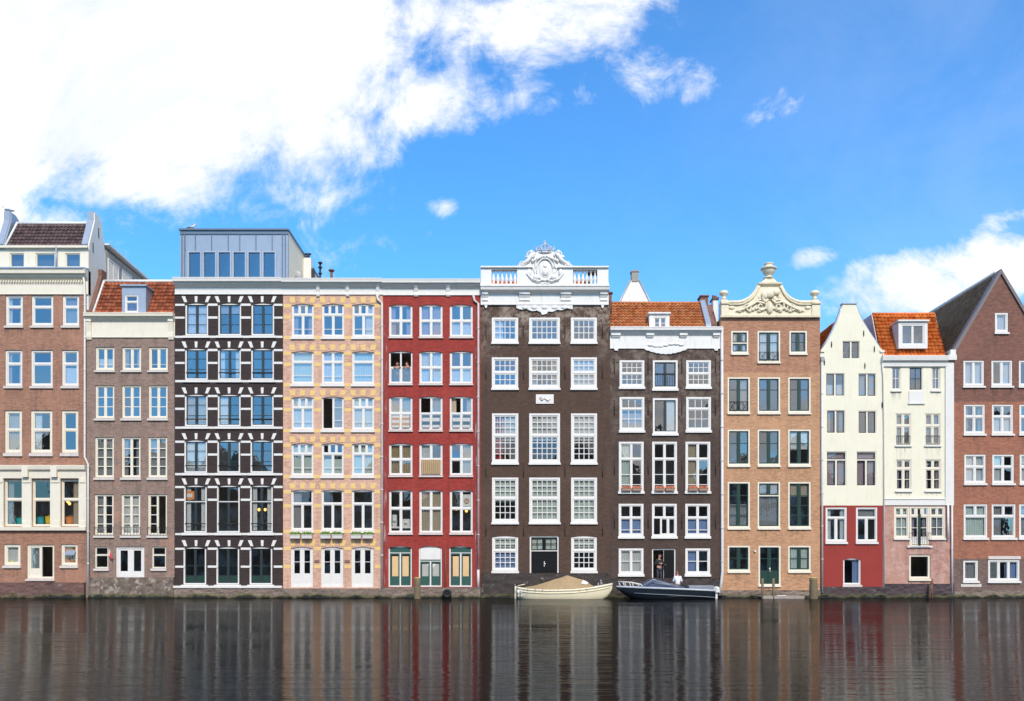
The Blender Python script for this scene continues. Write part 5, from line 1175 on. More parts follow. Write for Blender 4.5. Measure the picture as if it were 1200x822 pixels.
yb = -1.55; s = lambda p: PX(p, yb)
sl = empty('sloop', (s(661), yb, 0), 'cream open sloop under a tan canvas cover, moored by the black double door', 'boat')
X0, X1 = s(605.5), s(717.5); Lb = X1-X0
def interp(t, pts):
    for (a, b) in zip(pts, pts[1:]):
        if a[0] <= t <= b[0]:
            k = (t-a[0])/(b[0]-a[0]); k = k*k*(3-2*k) if False else k; return a[1]+(b[1]-a[1])*k
    return pts[-1][1]
ts = [0, .02, .06, .12, .2, .32, .45, .58, .7, .8, .88, .94, .975, 1]
st = []
for t in ts:
    hw = interp(t, [(0, .28), (.02, .42), (.06, .6), (.15, .85), (.3, 1.0), (.55, 1.02), (.75, .85), (.88, .5), (.96, .2), (1, .03)])
    sh = interp(t, [(0, .66), (.1, .56), (.3, .50), (.55, .52), (.75, .62), (.9, .76), (1, .88)])
    kl = interp(t, [(0, .05), (.04, -.05), (.15, -.3), (.7, -.35), (.88, -.15), (.96, .15), (1, .6)])
    st.append((X0+Lb*t, hw, kl, sh))
M['boat_cream'] = plain('cream_gelcoat', (.74, .66, .46), .35, .06, .15, (.4, .33, .2), nscale=2)
M['canvas'] = plain('tan_canvas', (.36, .25, .13), .8, .18, .2, (.2, .13, .07), nscale=3)
hull(st, 'boat_cream', sl)
deck(st, sl, 'canvas', -.03, .03)
mb = MB()
for sg in (-1, 1): mb.tube([(a[0], yb+sg*a[1], a[3]) for a in st], .055, 8)
for sg in (-1,): mb.tube([(a[0], yb+sg*(a[1]+.02), a[3]-.16) for a in st[1:-1]], .025, 6)
mb.build('gunwale', plain('cream_rubbing_strake', (.8, .72, .55), .5, .08, .3, (.45, .3, .15)), sl)
# cover: ridge line rising to the hoop
nx_, ny_ = 30, 12; vs_ = []; fs = []; mb = MB()
for i in range(nx_+1):
    t = .07+.76*i/nx_; hw = interp(t, [(0, .28), (.02, .42), (.06, .6), (.15, .85), (.3, 1.0), (.55, 1.02), (.75, .85), (.88, .5)])-.02
    sh = interp(t, [(0, .66), (.1, .56), (.3, .50), (.55, .52), (.75, .62), (.9, .76)])
    rz = interp(t, [(.07, .7), (.2, .82), (.38, 1.14), (.53, 1.42), (.63, 1.24), (.72, 1.12), (.78, .85), (.83, .7)])
    for j in range(ny_+1):
        q = -1+2*j/ny_; sag = (1-abs(q))**.85
        vs_.append((X0+Lb*t, yb+hw*q, sh-.02+(rz-sh)*sag+.02*noise.noise(Vector((t*14, q*3, 1)))+.018*noise.noise(Vector((t*40, q*1.5, 5)))))
for i in range(nx_):
    for j in range(ny_): fs.append((i*(ny_+1)+j, i*(ny_+1)+j+1, (i+1)*(ny_+1)+j+1, (i+1)*(ny_+1)+j))
mb.add(vs_, fs, False); cov = mb.build('canvas_cover', 'canvas', sl)
mb = MB(); mb.quad((s(680), yb-.5, .92), (s(687), yb-.48, .86), (s(689), yb-.3, .98), (s(683), yb-.3, 1.12)); mb.build('cover_window', 'white_old', cov)
mb = MB(); mb.box(X0-.12, X0+.02, yb-.03, yb+.03, -.1, .75); mb.tube([(X0+.05, yb, .78), (X0+.5, yb-.05, .86)], .025, 6); mb.build('rudder', 'boat_cream', sl)
mb = MB()
for x_ in (s(607.5), s(611)): mb.tube([(x_, yb-.5, .25), (x_, yb-.5, .55)], [.06, .08], 8); mb.tube([(x_, yb-.5, .12), (x_, yb-.5, .25)], [.03, .06], 8)
mb.build('fender', 'white', sl)
mb = MB(); mb.tube([(s(701), yb-.1, .6), (s(701), yb-.1, .95)], .035, 8); mb.tube([(s(704), yb-.1, .62), (s(704), yb-.1, 1.05)], .025, 8); mb.ball((s(704), yb-.1, 1.08), .06, 8, 6); mb.build('mooring_cleat', 'grey', sl)

mb = MB(); mb.tube([(s(704), yb-.1, 1.0), (s(709), yb+.5, .75), (s(712), -.2, .9)], .018, 5); mb.tube([(s(609), yb, .7), (s(606), yb+.7, .5), (s(603), -.2, .85)], .018, 5); mb.build('mooring_line', 'white_old', sl)
mb = MB()
for k in range(9):
    x_ = s(618+k*8.5); mb.tube([(x_, yb-.93, .62), (x_+.03, yb-1.06, .5)], .012, 4)
mb.build('cover_ties', 'black', cov)
yb = -1.5; s = lambda p: PX(p, yb)
mbt = empty('motorboat', (s(780), yb, 0), 'dark hulled motorboat with blue canvas over its windscreen and a bow rail', 'boat')
XB, XS = s(722.5), s(834); Lb = XS-XB; ts = [0, .015, .05, .1, .17, .27, .4, .55, .7, .85, .95, 1]; st = []
for t in ts:
    hw = interp(t, [(0, .02), (.05, .3), (.17, .68), (.35, .95), (.6, 1.05), (1, 1.0)]); sh = interp(t, [(0, .74), (.3, .68), (.6, .62), (1, .52)])
    kl = interp(t, [(0, .6), (.05, .38), (.12, .1), (.2, -.1), (.4, -.25), (1, -.22)]); st.append((XB+Lb*t, hw, kl, sh))
M['navy'] = plain('black_blue_gelcoat', (.014, .02, .026), .12, .1); M['deckgrey'] = plain('grey_deck', (.2, .22, .26), .5, .1)
M['navy_canvas'] = plain('navy_canvas', (.055, .075, .13), .7, .3, nscale=5)
hull(st, 'navy', mbt); deck(st, mbt, 'deckgrey', -.02, .03)
mb = MB()
for sg in (-1, 1): mb.tube([(a[0], yb+sg*a[1], a[3]-.02) for a in st], .06, 8)
mb.tube([(XS, yb-1, .5), (XS, yb+1, .5)], .06, 8)
mb.build('gunwale', plain('pale_grey_trim', (.42, .46, .5), .35, .05), mbt)
mb = MB(); mb.tube([(a[0], yb-a[1]-.005, a[3]-.42+.1*(1-i/11)) for i, a in enumerate(st)][4:], .02, 6); mb.build('hull_stripe', 'deckgrey', mbt)
mb = MB(); P = []
for sg in (-1, 1):
    P = [(s(725), yb+sg*.1, 1.02), (s(731), yb+sg*.42, 1.0), (s(739), yb+sg*.62, .98), (s(749), yb+sg*.72, .86), (s(752), yb+sg*.74, .68)]; mb.tube(P, .035, 8)
    for p in P[:3]: mb.tube([p, (p[0]+.12, p[1], .66)], .025, 6)
mb.tube([(s(725), yb-.1, 1.02), (s(725), yb+.1, 1.02)], .035, 8); mb.build('bow_rail', 'white', mbt)
mb = MB(); vs_ = []; fs = []; nx_, ny_ = 16, 10
for i in range(nx_+1):
    t = i/nx_; x = s(748)+(s(800)-s(748))*t; top = interp(t, [(0, .68), (.1, .92), (.26, 1.16), (.36, 1.2), (.5, 1.1), (.75, .9), (1, .72)]); hw = interp(t, [(0, .5), (.3, .85), (1, .95)])
    for j in range(ny_+1):
        q = -1+2*j/ny_; vs_.append((x, yb+hw*q, .62+(top-.62)*(1-abs(q)**3)+.03*noise.noise(Vector((t*9, q*3, 2)))))
for i in range(nx_):
    for j in range(ny_): fs.append((i*(ny_+1)+j, i*(ny_+1)+j+1, (i+1)*(ny_+1)+j+1, (i+1)*(ny_+1)+j))
mb.add(vs_, fs, False); mb.build('canvas_cover', 'navy_canvas', mbt)
mb = MB(); mb.tube([(s(749), yb-.78, .7), (s(762), yb-.86, 1.14), (s(766), yb-.86, 1.16)], .03, 6); mb.tube([(s(762), yb-.86, 1.14), (s(792), yb-.95, .72)], .025, 6); mb.tube([(s(764), yb-.9, .95), (s(785), yb-.97, .84)], .02, 6); mb.build('windscreen_frame', 'grey', mbt)
mb = MB(); mb.prof(s(805), s(834), [(yb-.7, .55), (yb-.7, .72), (yb-.5, .8), (yb+.8, .8), (yb+.8, .55)]); mb.build('rear_seat', 'deckgrey', mbt)
mb = MB(); c0 = (s(839.5), yb, .1); mb.box(c0[0]-.16, c0[0]+.16, yb-.16, yb+.16, .38, .62); mb.ball((c0[0], yb, .6), (.2, .18, .14)); mb.box(c0[0]-.06, c0[0]+.06, yb-.05, yb+.05, -.3, .38); mb.box(s(836), c0[0], yb-.1, yb+.1, .36, .46); mb.build('outboard_motor', 'white_old', mbt)
mb = MB(); mb.tube([(s(834), yb-.9, .6), (s(836), yb-.9, .75), (s(842), -.4, .35)], .02, 5); mb.build('mooring_line', 'white', mbt)

# ------------------------------------------------------------------ posts, dock, tyre
def post(name, x, ytop, yw, r, label, mat='wood', lean=0):
    mb = MB(); X_, Zt = PX(x, yw), PZ(ytop, yw); n = 9; P = []; rr = []
    for i in range(n):
        t = i/(n-1); P.append((X_+lean*t+.01*math.sin(i*2.1), yw+.01*math.cos(i*1.7), -1+(Zt+1)*t)); rr.append(r*(1+.06*math.sin(i*3.3)))
    mb.tube(P, rr, 14); mb.tube([(P[-1][0], yw, Zt), (P[-1][0], yw, Zt+.05)], [r*.98, r*.7], 14)
    o = mb.build(name, mat, None, (X_, yw, 0)); tag(o, label, 'mooring post')
    mb = MB(); mb.tube([(P[-1][0], yw, Zt-.12), (P[-1][0], yw, Zt+.06)], [r*1.03, r*.8], 14); mb.build('post_cap', 'lichen', o)
    return o
post('mooring_post', 489, 678, -1.7, .2, 'grey weathered wooden mooring post standing in the water before the red house')
post('mooring_post', 953.3, 678, -1.8, .24, 'thick mossy mooring post with yellow top before the cream and red house')
mb = MB(); c0 = (PX(524.5), -.36, PZ(695.5)); mb.tube([(c0[0]+.2*math.cos(t*math.pi/12), c0[1], c0[2]+.2*math.sin(t*math.pi/12)) for t in range(25)], .085, 10, False)
tag(mb.build('tyre_fender', plain('tyre_rubber', (.012, .012, .012), .7, .2)), 'black tyre hung on the stone plinth of the red house', 'tyre')
dk = empty('landing_stage', (PX(913), -.9, 0), 'low grey landing stage with two short posts before the green door', 'landing stage')
mb = MB(); y0, y1 = -1.5, -.3
for i in range(7): a = y0+(y1-y0)*i/7; mb.box(PX(890, -1), PX(940, -1), a+.01, a+.16, .1, .16)
mb.box(PX(890.5, -1), PX(939.5, -1), -1.49, -1.38, -.1, .098); mb.box(PX(890.5, -1), PX(939.5, -1), -.42, -.31, -.1, .098); mb.build('deck', plain('grey_deck_boards', (.34, .29, .25), .85, .2, .4, (.1, .08, .07)), dk)
for x in (893.4, 906.2): mb = MB(); mb.tube([(PX(x, -1.4), -1.42, -.4), (PX(x, -1.4), -1.42, PZ(678, -1.4))], [.085, .075], 10); mb.build('post', 'wood', dk)
mb = MB(); mb.box(PX(909, -1), PX(920, -1), -1.3, -1.0, .165, .2); tag(mb.build('board', 'white'), 'small white board lying on the landing stage', 'board')
mb = MB(); X_ = PX(1092, -.5); mb.tube([(X_-.0, -.5, -.4), (X_+.02, -.5, PZ(678, -.5))], .05, 8); mb.tube([(X_-.22, -.62, -.3), (X_, -.5, PZ(684, -.5))], .035, 8); mb.box(X_-.09, X_+.09, -.56, -.44, PZ(684, -.5), PZ(683, -.5))
tag(mb.build('iron_post', 'rust'), 'thin rusty iron post with a leaning brace in front of the pink brick base', 'post')

# ------------------------------------------------------------------ flower boxes
def leafy(mb, x0, x1, y0, y1, z, h_, n, size=.05):
    for _ in range(n):
        x, y, zz = rnd.uniform(x0, x1), rnd.uniform(y0, y1), z+rnd.random()**1.3*h_; a = Vector((rnd.uniform(-1, 1), rnd.uniform(-1, 1), rnd.uniform(.1, 1))).normalized()*size; b = a.orthogonal().normalized()*size*.5
        c = Vector((x, y, zz)); mb.add([c-a*.2, c+a*.5+b, c+a*1.4, c+a*.5-b], [(0, 1, 2, 3)])
M['leaf'] = plain('bright_leaves', (.2, .32, .05), .6, .5, nscale=30); M['flower'] = plain('coral_flowers', (.65, .2, .1), .6, .3, nscale=20)
M['terracotta'] = plain('terracotta', (.5, .29, .2), .8, .15)
side = ('first', 'second')
def planter(x0, x1, yt, yb_, y, label, group, boxm, plm, inner=0, plh=.16):
    o = empty('window_box', (PX((x0+x1)/2), y, PZ(yb_)), label, 'planter', group); mb = MB(); a, b, z0, z1 = PX(x0), PX(x1), PZ(yb_), PZ(yt); d = .13
    mb.prof(a, b, [(y-d*.7, z0), (y-d, z1), (y+d, z1), (y+d*.7, z0)]); mb.box(a-.02, b+.02, y-d-.02, y+d+.01, z1, z1+.025); mb.build('box', boxm, o)
    mb = MB(); leafy(mb, a+.03, b-.03, y-d*.8, y+d*.8, z1+.02, plh, 150, .06); mb.build('plant', plm, o)
    return o
nm4 = ('window nearest the black house', 'middle window', 'window nearest the red house')
for i, (a, c) in enumerate(C4):
    a -= .6; c -= .6; m_ = (a+c)/2
    for k, (p, q) in enumerate(((a+.5, m_-1), (m_+1, c-.5))):
        planter(p, q, 627.5, 631.5, -.24, 'white box of green plants, %s half of %s, salmon house' % (('left', 'right')[k], nm4[i]), 'white window boxes on the salmon house', 'white', 'leaf')
for i, (a, c) in enumerate(C7):
    a -= .8; c -= .8; m_ = (a+c)/2
    for k, (p, q) in enumerate(((a+3.2, m_-.8), (m_+.8, c-3.2))):
        planter(p, q, 573, 575.6, -.17, 'coral flower box, %s half of the %s tall window on the umber house' % (('left', 'right')[k], ('left', 'middle', 'right')[i]), 'coral window boxes on the umber house', 'terracotta', 'flower', plh=.1)

# ------------------------------------------------------------------ things seen through the windows
def tub(x0, x1, yt, yb_, mat, label, name='basket', cat='basket', group='baskets behind the shop windows'):
    a, b, z1, z0 = PX(x0), PX(x1), PZ(yt), PZ(yb_); c = (a+b)/2; r = (b-a)/2; mb = MB(); hh = z1-z0
    mb.lathe([(r*.78, 0), (r*.84, hh*.3), (r*.97, hh*.96), (r, hh), (r*.92, hh), (r*.8, hh*.3)], (c, .45, z0), 18)
    o = mb.build(name, mat, None, (c, .45, z0)); tag(o, label, cat, group)
    mb = MB(); mb.tube([(c-r*.5, .45, z1-.02), (c-r*.3, .45, z1+.08), (c+r*.3, .45, z1+.08), (c+r*.5, .45, z1-.02)], .015, 6); mb.build('handle', mat, o)
T = lambda n, c: plain(n, c, .6, .1)
mb = MB(); mb.pbox(-8, 615.2, 101, 617, .23, .9); mb.build('window_shelf', 'cream', h1.root)
tub(6, 14, 604, 615, T('white_basket', (.75, .7, .62)), 'cream basket beside a teal one behind the left shop window')
tub(14.6, 26.5, 607, 615, T('teal_basket', (.03, .42, .4)), 'teal basket beside the cream one in the shop window')
tub(38.8, 48, 606, 615, T('teal_blue_basket', (.03, .36, .42)), 'teal basket beside the yellow one in the shop window')
tub(48.6, 58.6, 605, 615, T('yellow_basket', (.85, .55, .02)), 'yellow basket in the middle shop window')
tub(72.4, 84, 605.5, 615, T('orange_basket', (.8, .28, .08)), 'orange basket in the shop window beside the white drainpipe')
tub(85, 93, 606, 615, T('grey_basket', (.2, .22, .27)), 'grey basket beside the orange one behind the shop window')
def bottle(x, yt, yb_, mat, label, r=.1):
    X_, z1, z0 = PX(x), PZ(yt), PZ(yb_); hh = z1-z0; mb = MB(); mb.lathe([(r, 0), (r, hh*.55), (r*.4, hh*.75), (r*.35, hh*.97), (r*.2, hh)], (X_, .3, z0), 12)
    tag(mb.build('bottle', mat, None, (X_, .3, z0)), label, 'bottle')
bottle(11.5, 655, 662, T('yellow_plastic', (.8, .65, .02)), 'yellow bottle inside the small water level window of the red brown house', .14)
bottle(17, 656.5, 662, T('white_plastic', (.75, .75, .75)), 'white bottle beside the yellow one in the small water level window', .13)
M['lamp'] = emit_mat('warm_bulb', (1, .5, .12), 2.2)
def lamp(x, y, label, top):
    X_, Z_ = PX(x, 1), PZ(y, 1); o = empty('pendant_lamp', (X_, 1.0, Z_), label, 'lamp', 'warm pendant lamps behind the windows')
    mb = MB(); mb.ball((X_, 1, Z_), (.09, .09, .1), 10, 7); mb.build('bulb', 'lamp', o); mb = MB(); mb.tube([(X_, 1, Z_+.1), (X_, 1, PZ(top, 1))], .012, 5); mb.build('cord', 'black', o)
lamp(79.4, 588, 'higher of two small warm lamps behind the right shop window of the red brown house', 566); lamp(81.5, 590.5, 'lower of two small warm lamps behind the right shop window of the red brown house', 566)
lamp(303.5, 597.5, 'left of two orange lamps in the black banded house', 572); lamp(310.8, 597.5, 'right of two orange lamps in the black banded house', 572)
lamp(534.8, 596.5, 'left of two warm lamps in the red house', 577); lamp(546.6, 599, 'right of two warm lamps in the red house', 577)
mb = MB(); mb.pbox(215.3, 575.5, 226.6, 585.5, .16, .18); o = mb.build('poster', T('orange_card', (.8, .25, .06))); tag(o, 'orange card with a white centre taped inside the black banded house window', 'poster')
mb = MB(); mb.pbox(217.5, 578.5, 224.5, 582.8, .152, .158); mb.build('white_centre', 'white', o)
# fan unit in the red house window
x_, z_ = PX(546.8), PZ(587); o = empty('air_fan', (x_, .1, z_-.2), 'white box fan set in an upper pane of the red house', 'fan')
mb = MB(); mb.box(x_-.24, x_+.24, .155, .2, z_-.34, z_+.4); mb.build('housing', 'white', o); mb = MB(); mb.tube([(x_+.14*math.cos(t*math.pi/10), .14, z_+.14*math.sin(t*math.pi/10)) for t in range(21)], .03, 6); mb.ball((x_, .14, z_), (.05, .03, .05)); mb.build('grille', T('bronze', (.3, .16, .08)), o)
# white machine parts behind the red house window
for (xa, xb, ya, yb_, lb) in ((459, 464, 603, 617, 'tall white appliance behind the lower left window of the red house'), (470, 479.5, 608, 617, 'squat white appliance behind the lower left window of the red house')):
    mb = MB(); mb.box(PX(xa), PX(xb), .35, .7, PZ(yb_), PZ(ya)+.0); mb.tube([(PX((xa+xb)/2), .34, (PZ(ya)+PZ(yb_))/2), (PX((xa+xb)/2), .3, (PZ(ya)+PZ(yb_))/2)], .1, 12); mb.box(PX(xa)+.03, PX(xb)-.03, .33, .35, PZ(yb_)+.05, PZ(yb_)+.12); tag(mb.build('appliance', 'white'), lb, 'appliance')
mb = MB(); mb.pbox(457, 617, 482, 619, .3, .9); mb.build('window_shelf', 'white', h5.root)
# small flag by house 2's door
x_, z_ = PX(131), PZ(654); o = empty('flag', (x_, -.1, z_-.1), 'small red and white flag beside the white double door', 'flag'); mb = MB(); mb.tube([(x_+.1, -.02, z_-.1), (x_-.02, -.28, z_+.5)], .015, 6); mb.build('staff', 'white', o)
mb = MB(); mb.quad((x_-.02, -.27, z_+.46), (x_+.12, -.2, z_+.1), (x_+.14, -.24, z_-.12), (x_-.0, -.3, z_+.1)); mb.cur = 1; mb.quad((x_-.04, -.28, z_+.46), (x_-.02, -.27, z_+.46), (x_, -.3, z_+.1), (x_-.08, -.3, z_+.2)); mb.build('cloth', [T('flag_red', (.6, .05, .05)), 'white'], o)
# gulls
def gull(x, y, Y, label, f=1, sc=1):
    X_, Z_ = PX(x, Y), PZ(y, Y); mb = MB(); q = lambda a: X_+f*a*sc
    mb.tube([(q(-.34), Y, Z_+.1*sc), (q(-.2), Y, Z_+.12*sc), (q(0), Y, Z_+.15*sc), (q(.14), Y, Z_+.2*sc), (q(.2), Y, Z_+.3*sc), (q(.25), Y, Z_+.35*sc), (q(.31), Y, Z_+.34*sc)], [.015*sc, .05*sc, .1*sc, .08*sc, .05*sc, .055*sc, .02*sc], 10)
    mb.tube([(q(.0), Y-.03, Z_+.1*sc), (q(.0), Y-.03, Z_)], .008, 5); mb.tube([(q(.0), Y+.03, Z_+.1*sc), (q(.0), Y+.03, Z_)], .008, 5)
    o = mb.build('gull', 'white', None, (X_, Y, Z_)); tag(o, label, 'bird')
    mb = MB(); mb.tube([(q(.1), Y-.07*sc, Z_+.17*sc), (q(-.12), Y-.08*sc, Z_+.15*sc), (q(-.4), Y-.03, Z_+.1*sc)], [.04*sc, .06*sc, .01], 8); mb.build('wing', 'lead', o); mb = MB(); mb.tube([(q(.3), Y, Z_+.34*sc), (q(.38), Y, Z_+.32*sc)], [.015, .006], 6); mb.build('beak', 'gold', o)
gull(9.5, 250, 1.1, 'white gull perched on the lead capped chimney head above the brown tiled attic roof', -1, 1.2)
gull(224.6, 269.2, 1.3, 'white gull standing on the edge of the grey metal penthouse', 1, .9)

# ------------------------------------------------------------------ people
def skin_mesh(name, joints, edges, radii, mat, parent, origin, sub=2):
    me = bpy.data.meshes.new(name); me.from_pydata([tuple(Vector(j)-Vector(origin)) for j in joints], edges, [])
    o = bpy.data.objects.new(name, me); COL.objects.link(o); me.materials.append(mat if not isinstance(mat, str) else M[mat])
    sk = o.modifiers.new('skin', 'SKIN'); 
    for i, r_ in enumerate(radii): 
        rr = r_ if isinstance(r_, tuple) else (r_, r_); me.skin_vertices[0].data[i].radius = rr; me.skin_vertices[0].data[i].use_root = (i == 0)
    ss = o.modifiers.new('sub', 'SUBSURF'); ss.levels = sub; ss.render_levels = sub
    bpy.context.view_layer.update(); dg = bpy.context.evaluated_depsgraph_get(); ev = o.evaluated_get(dg); m2 = bpy.data.meshes.new_from_object(ev)
    o.modifiers.clear(); o.data = m2
    for p in m2.polygons: p.use_smooth = True
    put(o, origin, parent); return o
SKIN = plain('skin', (.55, .28, .19), .55, .06)
def person(loc, rot, P, label, clothes, hairc, hair='short', parts=(), sc=1.0, group=None):
    """P: joint dict in person space (x right of the figure's own facing -y)."""
    root = empty('person', loc, label, 'person', group); c, s_ = math.cos(rot), math.sin(rot)
    def T_(v): v = Vector(v)*sc; return Vector((loc[0]+v.x*c-v.y*s_, loc[1]+v.x*s_+v.y*c, loc[2]+v.z))
    names = list(P.keys()); J = [T_(P[n][0]) for n in names]; rad = [P[n][2]*sc if not isinstance(P[n][2], tuple) else tuple(q*sc for q in P[n][2]) for n in names]
    idx = {n: i for i, n in enumerate(names)}; E = [(idx[n], idx[P[n][1]]) for n in names if P[n][1]]
    rad = list(rad)
    # five fingers on each hand
    for sd in 'lr':
        if 'hand_'+sd not in P: continue
        hd = Vector(P['hand_'+sd][0]); fa = Vector(P[P['hand_'+sd][1]][0]); d = (hd-fa).normalized(); w = d.cross(Vector((0, -1, .2))).normalized()
        for k, (off, ln) in enumerate(((-.03, .07), (-.01, .08), (.012, .075), (.032, .06))):
            b = hd+w*off+d*.03; m1 = b+d*ln*.55+Vector((0, -.008, 0)); m2_ = m1+(d*.8+Vector((0, -.4, -.2))).normalized()*ln*.45
            for q, r_, pr in ((b, .011, idx['hand_'+sd]), (m1, .0095, None), (m2_, .008, None)):
                J.append(T_(q)); rad.append(r_*sc); E.append((pr if pr is not None else len(J)-2, len(J)-1))
        b = hd-w*.035; J.append(T_(b)); rad.append(.012*sc); E.append((idx['hand_'+sd], len(J)-1)); J.append(T_(b-w*.03+d*.04)); rad.append(.009*sc); E.append((len(J)-2, len(J)-1))
    body = skin_mesh('body', J, E, rad, SKIN, root, loc)
    # clothing shells, grown over the same joints
    for (nm, keys, grow, mat) in clothes:
        kk = [k for k in keys]; ii = {n: i for i, n in enumerate(kk)}; jj = [T_(P[n][0]) for n in kk]
        def g_(n):
            r_ = P[n][2]; return tuple((q+grow)*sc for q in r_) if isinstance(r_, tuple) else (r_+grow)*sc
        skin_mesh(nm, jj, [(ii[n], ii[P[n][1]]) for n in kk if P[n][1] in ii], [g_(n) for n in kk], mat, root, loc)
    hd = Vector(P['head'][0]); mb = MB(); f = Vector(P['face'][0])-hd if 'face' in P else Vector((0, -1, 0)); f.z = 0; f.normalize(); sw = Vector((f.y*-1, f.x, 0))
    hm = hairc; mb.add([], [])
    ctr = hd - f*.018+Vector((0, 0, .028)); T0 = T_(ctr); mb.ball(T0, (.092*sc, .098*sc, .108*sc), 14, 9)
    if hair == 'long': mb.tube([T_(hd-f*.07+Vector((0, 0, .02))), T_(hd-f*.09+Vector((0, 0, -.1))), T_(hd-f*.09+Vector((0, 0, -.22)))], [.07*sc, .075*sc, .03*sc], 10)
    # keep the hair off the face
    keep = []
    for i, fc in enumerate(mb.f):
        cc = sum((Vector(mb.v[j]) for j in fc), Vector())/len(fc); q = (cc-T_(hd))/sc; loc_f = Vector((q.x*c+q.y*s_, -q.x*s_+q.y*c, q.z))
        if not (loc_f.dot(f) > .02 and loc_f.z < .075): keep.append(i)
    mb.f = [mb.f[i] for i in keep]; mb.m = [0]*len(mb.f); mb.smooth = set(range(len(mb.f)))
    mb.build('hair', hm, root)
    mb = MB()
    for s2 in (-1, 1): mb.ball(T_(hd+f*.083+sw*s2*.032+Vector((0, 0, .005))), .011*sc, 8, 6)
    mb.build('eyes', 'black', root)
    mb = MB(); mb.tube([T_(hd+f*.088+Vector((0, 0, .012))), T_(hd+f*.112+Vector((0, 0, -.03))), T_(hd+f*.09+Vector((0, 0, -.038)))], [.008*sc, .014*sc, .01*sc], 8)
    for s2 in (-1, 1): mb.ball(T_(hd+sw*s2*.085+Vector((0, 0, 0))), (.016*sc, .016*sc, .03*sc), 8, 6)
    mb.build('nose_and_ears', SKIN, root)
    mb = MB(); mb.tube([T_(hd+f*.09+sw*.022+Vector((0, 0, -.062))), T_(hd+f*.096+Vector((0, 0, -.064))), T_(hd+f*.09-sw*.022+Vector((0, 0, -.062)))], .006*sc, 6); mb.build('mouth', T('lips', (.45, .12, .1)) if 'lips' not in M else M['lips'], root)
    return root
def std(**kw):
    P = {'pelvis': ((0, 0, .95), None, (.15, .11)), 'waist': ((0, 0, 1.1), 'pelvis', (.13, .1)), 'chest': ((0, -.01, 1.3), 'waist', (.165, .115)), 'neckb': ((0, 0, 1.46), 'chest', (.08, .07)), 'neck': ((0, -.01, 1.53), 'neckb', .052),
         'head': ((0, -.03, 1.665), 'neck', (.078, .09)), 'crown': ((0, -.02, 1.73), 'head', .07)}
    for s2, q in ((-1, 'l'), (1, 'r')):
        P['sh_'+q] = ((s2*.17, 0, 1.42), 'chest', .07); P['el_'+q] = ((s2*.22, .0, 1.14), 'sh_'+q, .045); P['wr_'+q] = ((s2*.22, -.08, .9), 'el_'+q, .03); P['hand_'+q] = ((s2*.22, -.1, .84), 'wr_'+q, (.038, .022))
        P['hip_'+q] = ((s2*.09, 0, .88), 'pelvis', .1); P['kn_'+q] = ((s2*.1, -.02, .48), 'hip_'+q, .062); P['an_'+q] = ((s2*.11, .02, .09), 'kn_'+q, .042); P['toe_'+q] = ((s2*.12, -.14, .04), 'an_'+q, .035)
    for k, v in kw.items():
        P[k] = (v, P[k][1], P[k][2]) if k in P else (v, 'head', .01)
    return P
TOP = ('pelvis', 'waist', 'chest', 'neckb', 'sh_l', 'sh_r'); SLEEVE = ('el_l', 'el_r'); LONG = ('wr_l', 'wr_r'); LEG = ('pelvis', 'hip_l', 'hip_r', 'kn_l', 'kn_r', 'an_l', 'an_r')
blk = plain('black_cloth', (.022, .02, .022), .85, .2); dk_j = plain('charcoal_trousers', (.045, .043, .05), .85, .2); wt = plain('white_tshirt', (.75, .76, .82), .85, .06); brn = plain('auburn_hair', (.2, .07, .03), .6, .2); dbr = plain('brown_hair', (.12, .05, .025), .6, .2)
M['lips'] = T('lips', (.45, .12, .1))
# man in the doorway, looking down at what his hands hold
P = std(el_r=(.3, -.02, 1.16), wr_r=(.3, -.24, 1.12), hand_r=(.28, -.32, 1.12), el_l=(-.26, -.0, 1.15), wr_l=(-.05, -.2, 1.2), hand_l=(.02, -.26, 1.2), head=(.02, -.06, 1.65), crown=(.02, -.06, 1.72))
fz = PZ(683.5)
man = person((PX(772.5), .02, fz), R(12), P, 'man in black standing in the dark doorway above the motorboat', [('sweater', TOP+SLEEVE+LONG, .012, blk), ('trousers', LEG, .012, dk_j), ('shoes', ('an_l', 'toe_l'), .012, blk), ('shoes', ('an_r', 'toe_r'), .012, blk)], dbr)
mb = MB(); mb.box(PX(763), PX(794), -.3, .28, fz-.25, fz-.002); mb.build('door_step', 'pl3', h7.root)
# person in white sitting in the boat, back to the camera
P = std(); 
for q, s2 in (('l', -1), ('r', 1)):
    P['hip_'+q] = ((s2*.1, -.05, .9), 'pelvis', .1); P['kn_'+q] = ((s2*.14, -.45, .93), 'hip_'+q, .065); P['an_'+q] = ((s2*.14, -.5, .52), 'kn_'+q, .042); P['toe_'+q] = ((s2*.14, -.66, .47), 'an_'+q, .035)
    P['el_'+q] = ((s2*.25, -.06, 1.13), 'sh_'+q, .045); P['wr_'+q] = ((s2*.2, -.28, 1.02), 'el_'+q, .03); P['hand_'+q] = ((s2*.17, -.36, 1.0), 'wr_'+q, (.038, .022))
P['head'] = ((.03, -.08, 1.645), 'neck', (.078, .09)); P['crown'] = ((.03, -.08, 1.71), 'head', .07)
pz = .72-.85
person((PX(793.5, -1.3), -1.45, pz), R(172), P, 'auburn haired person in a white t-shirt sitting in the motorboat, back turned', [('t_shirt', TOP+SLEEVE, .022, wt), ('trousers', LEG, .012, dk_j), ('shoes', ('an_l', 'toe_l'), .012, wt), ('shoes', ('an_r', 'toe_r'), .012, wt)], brn)
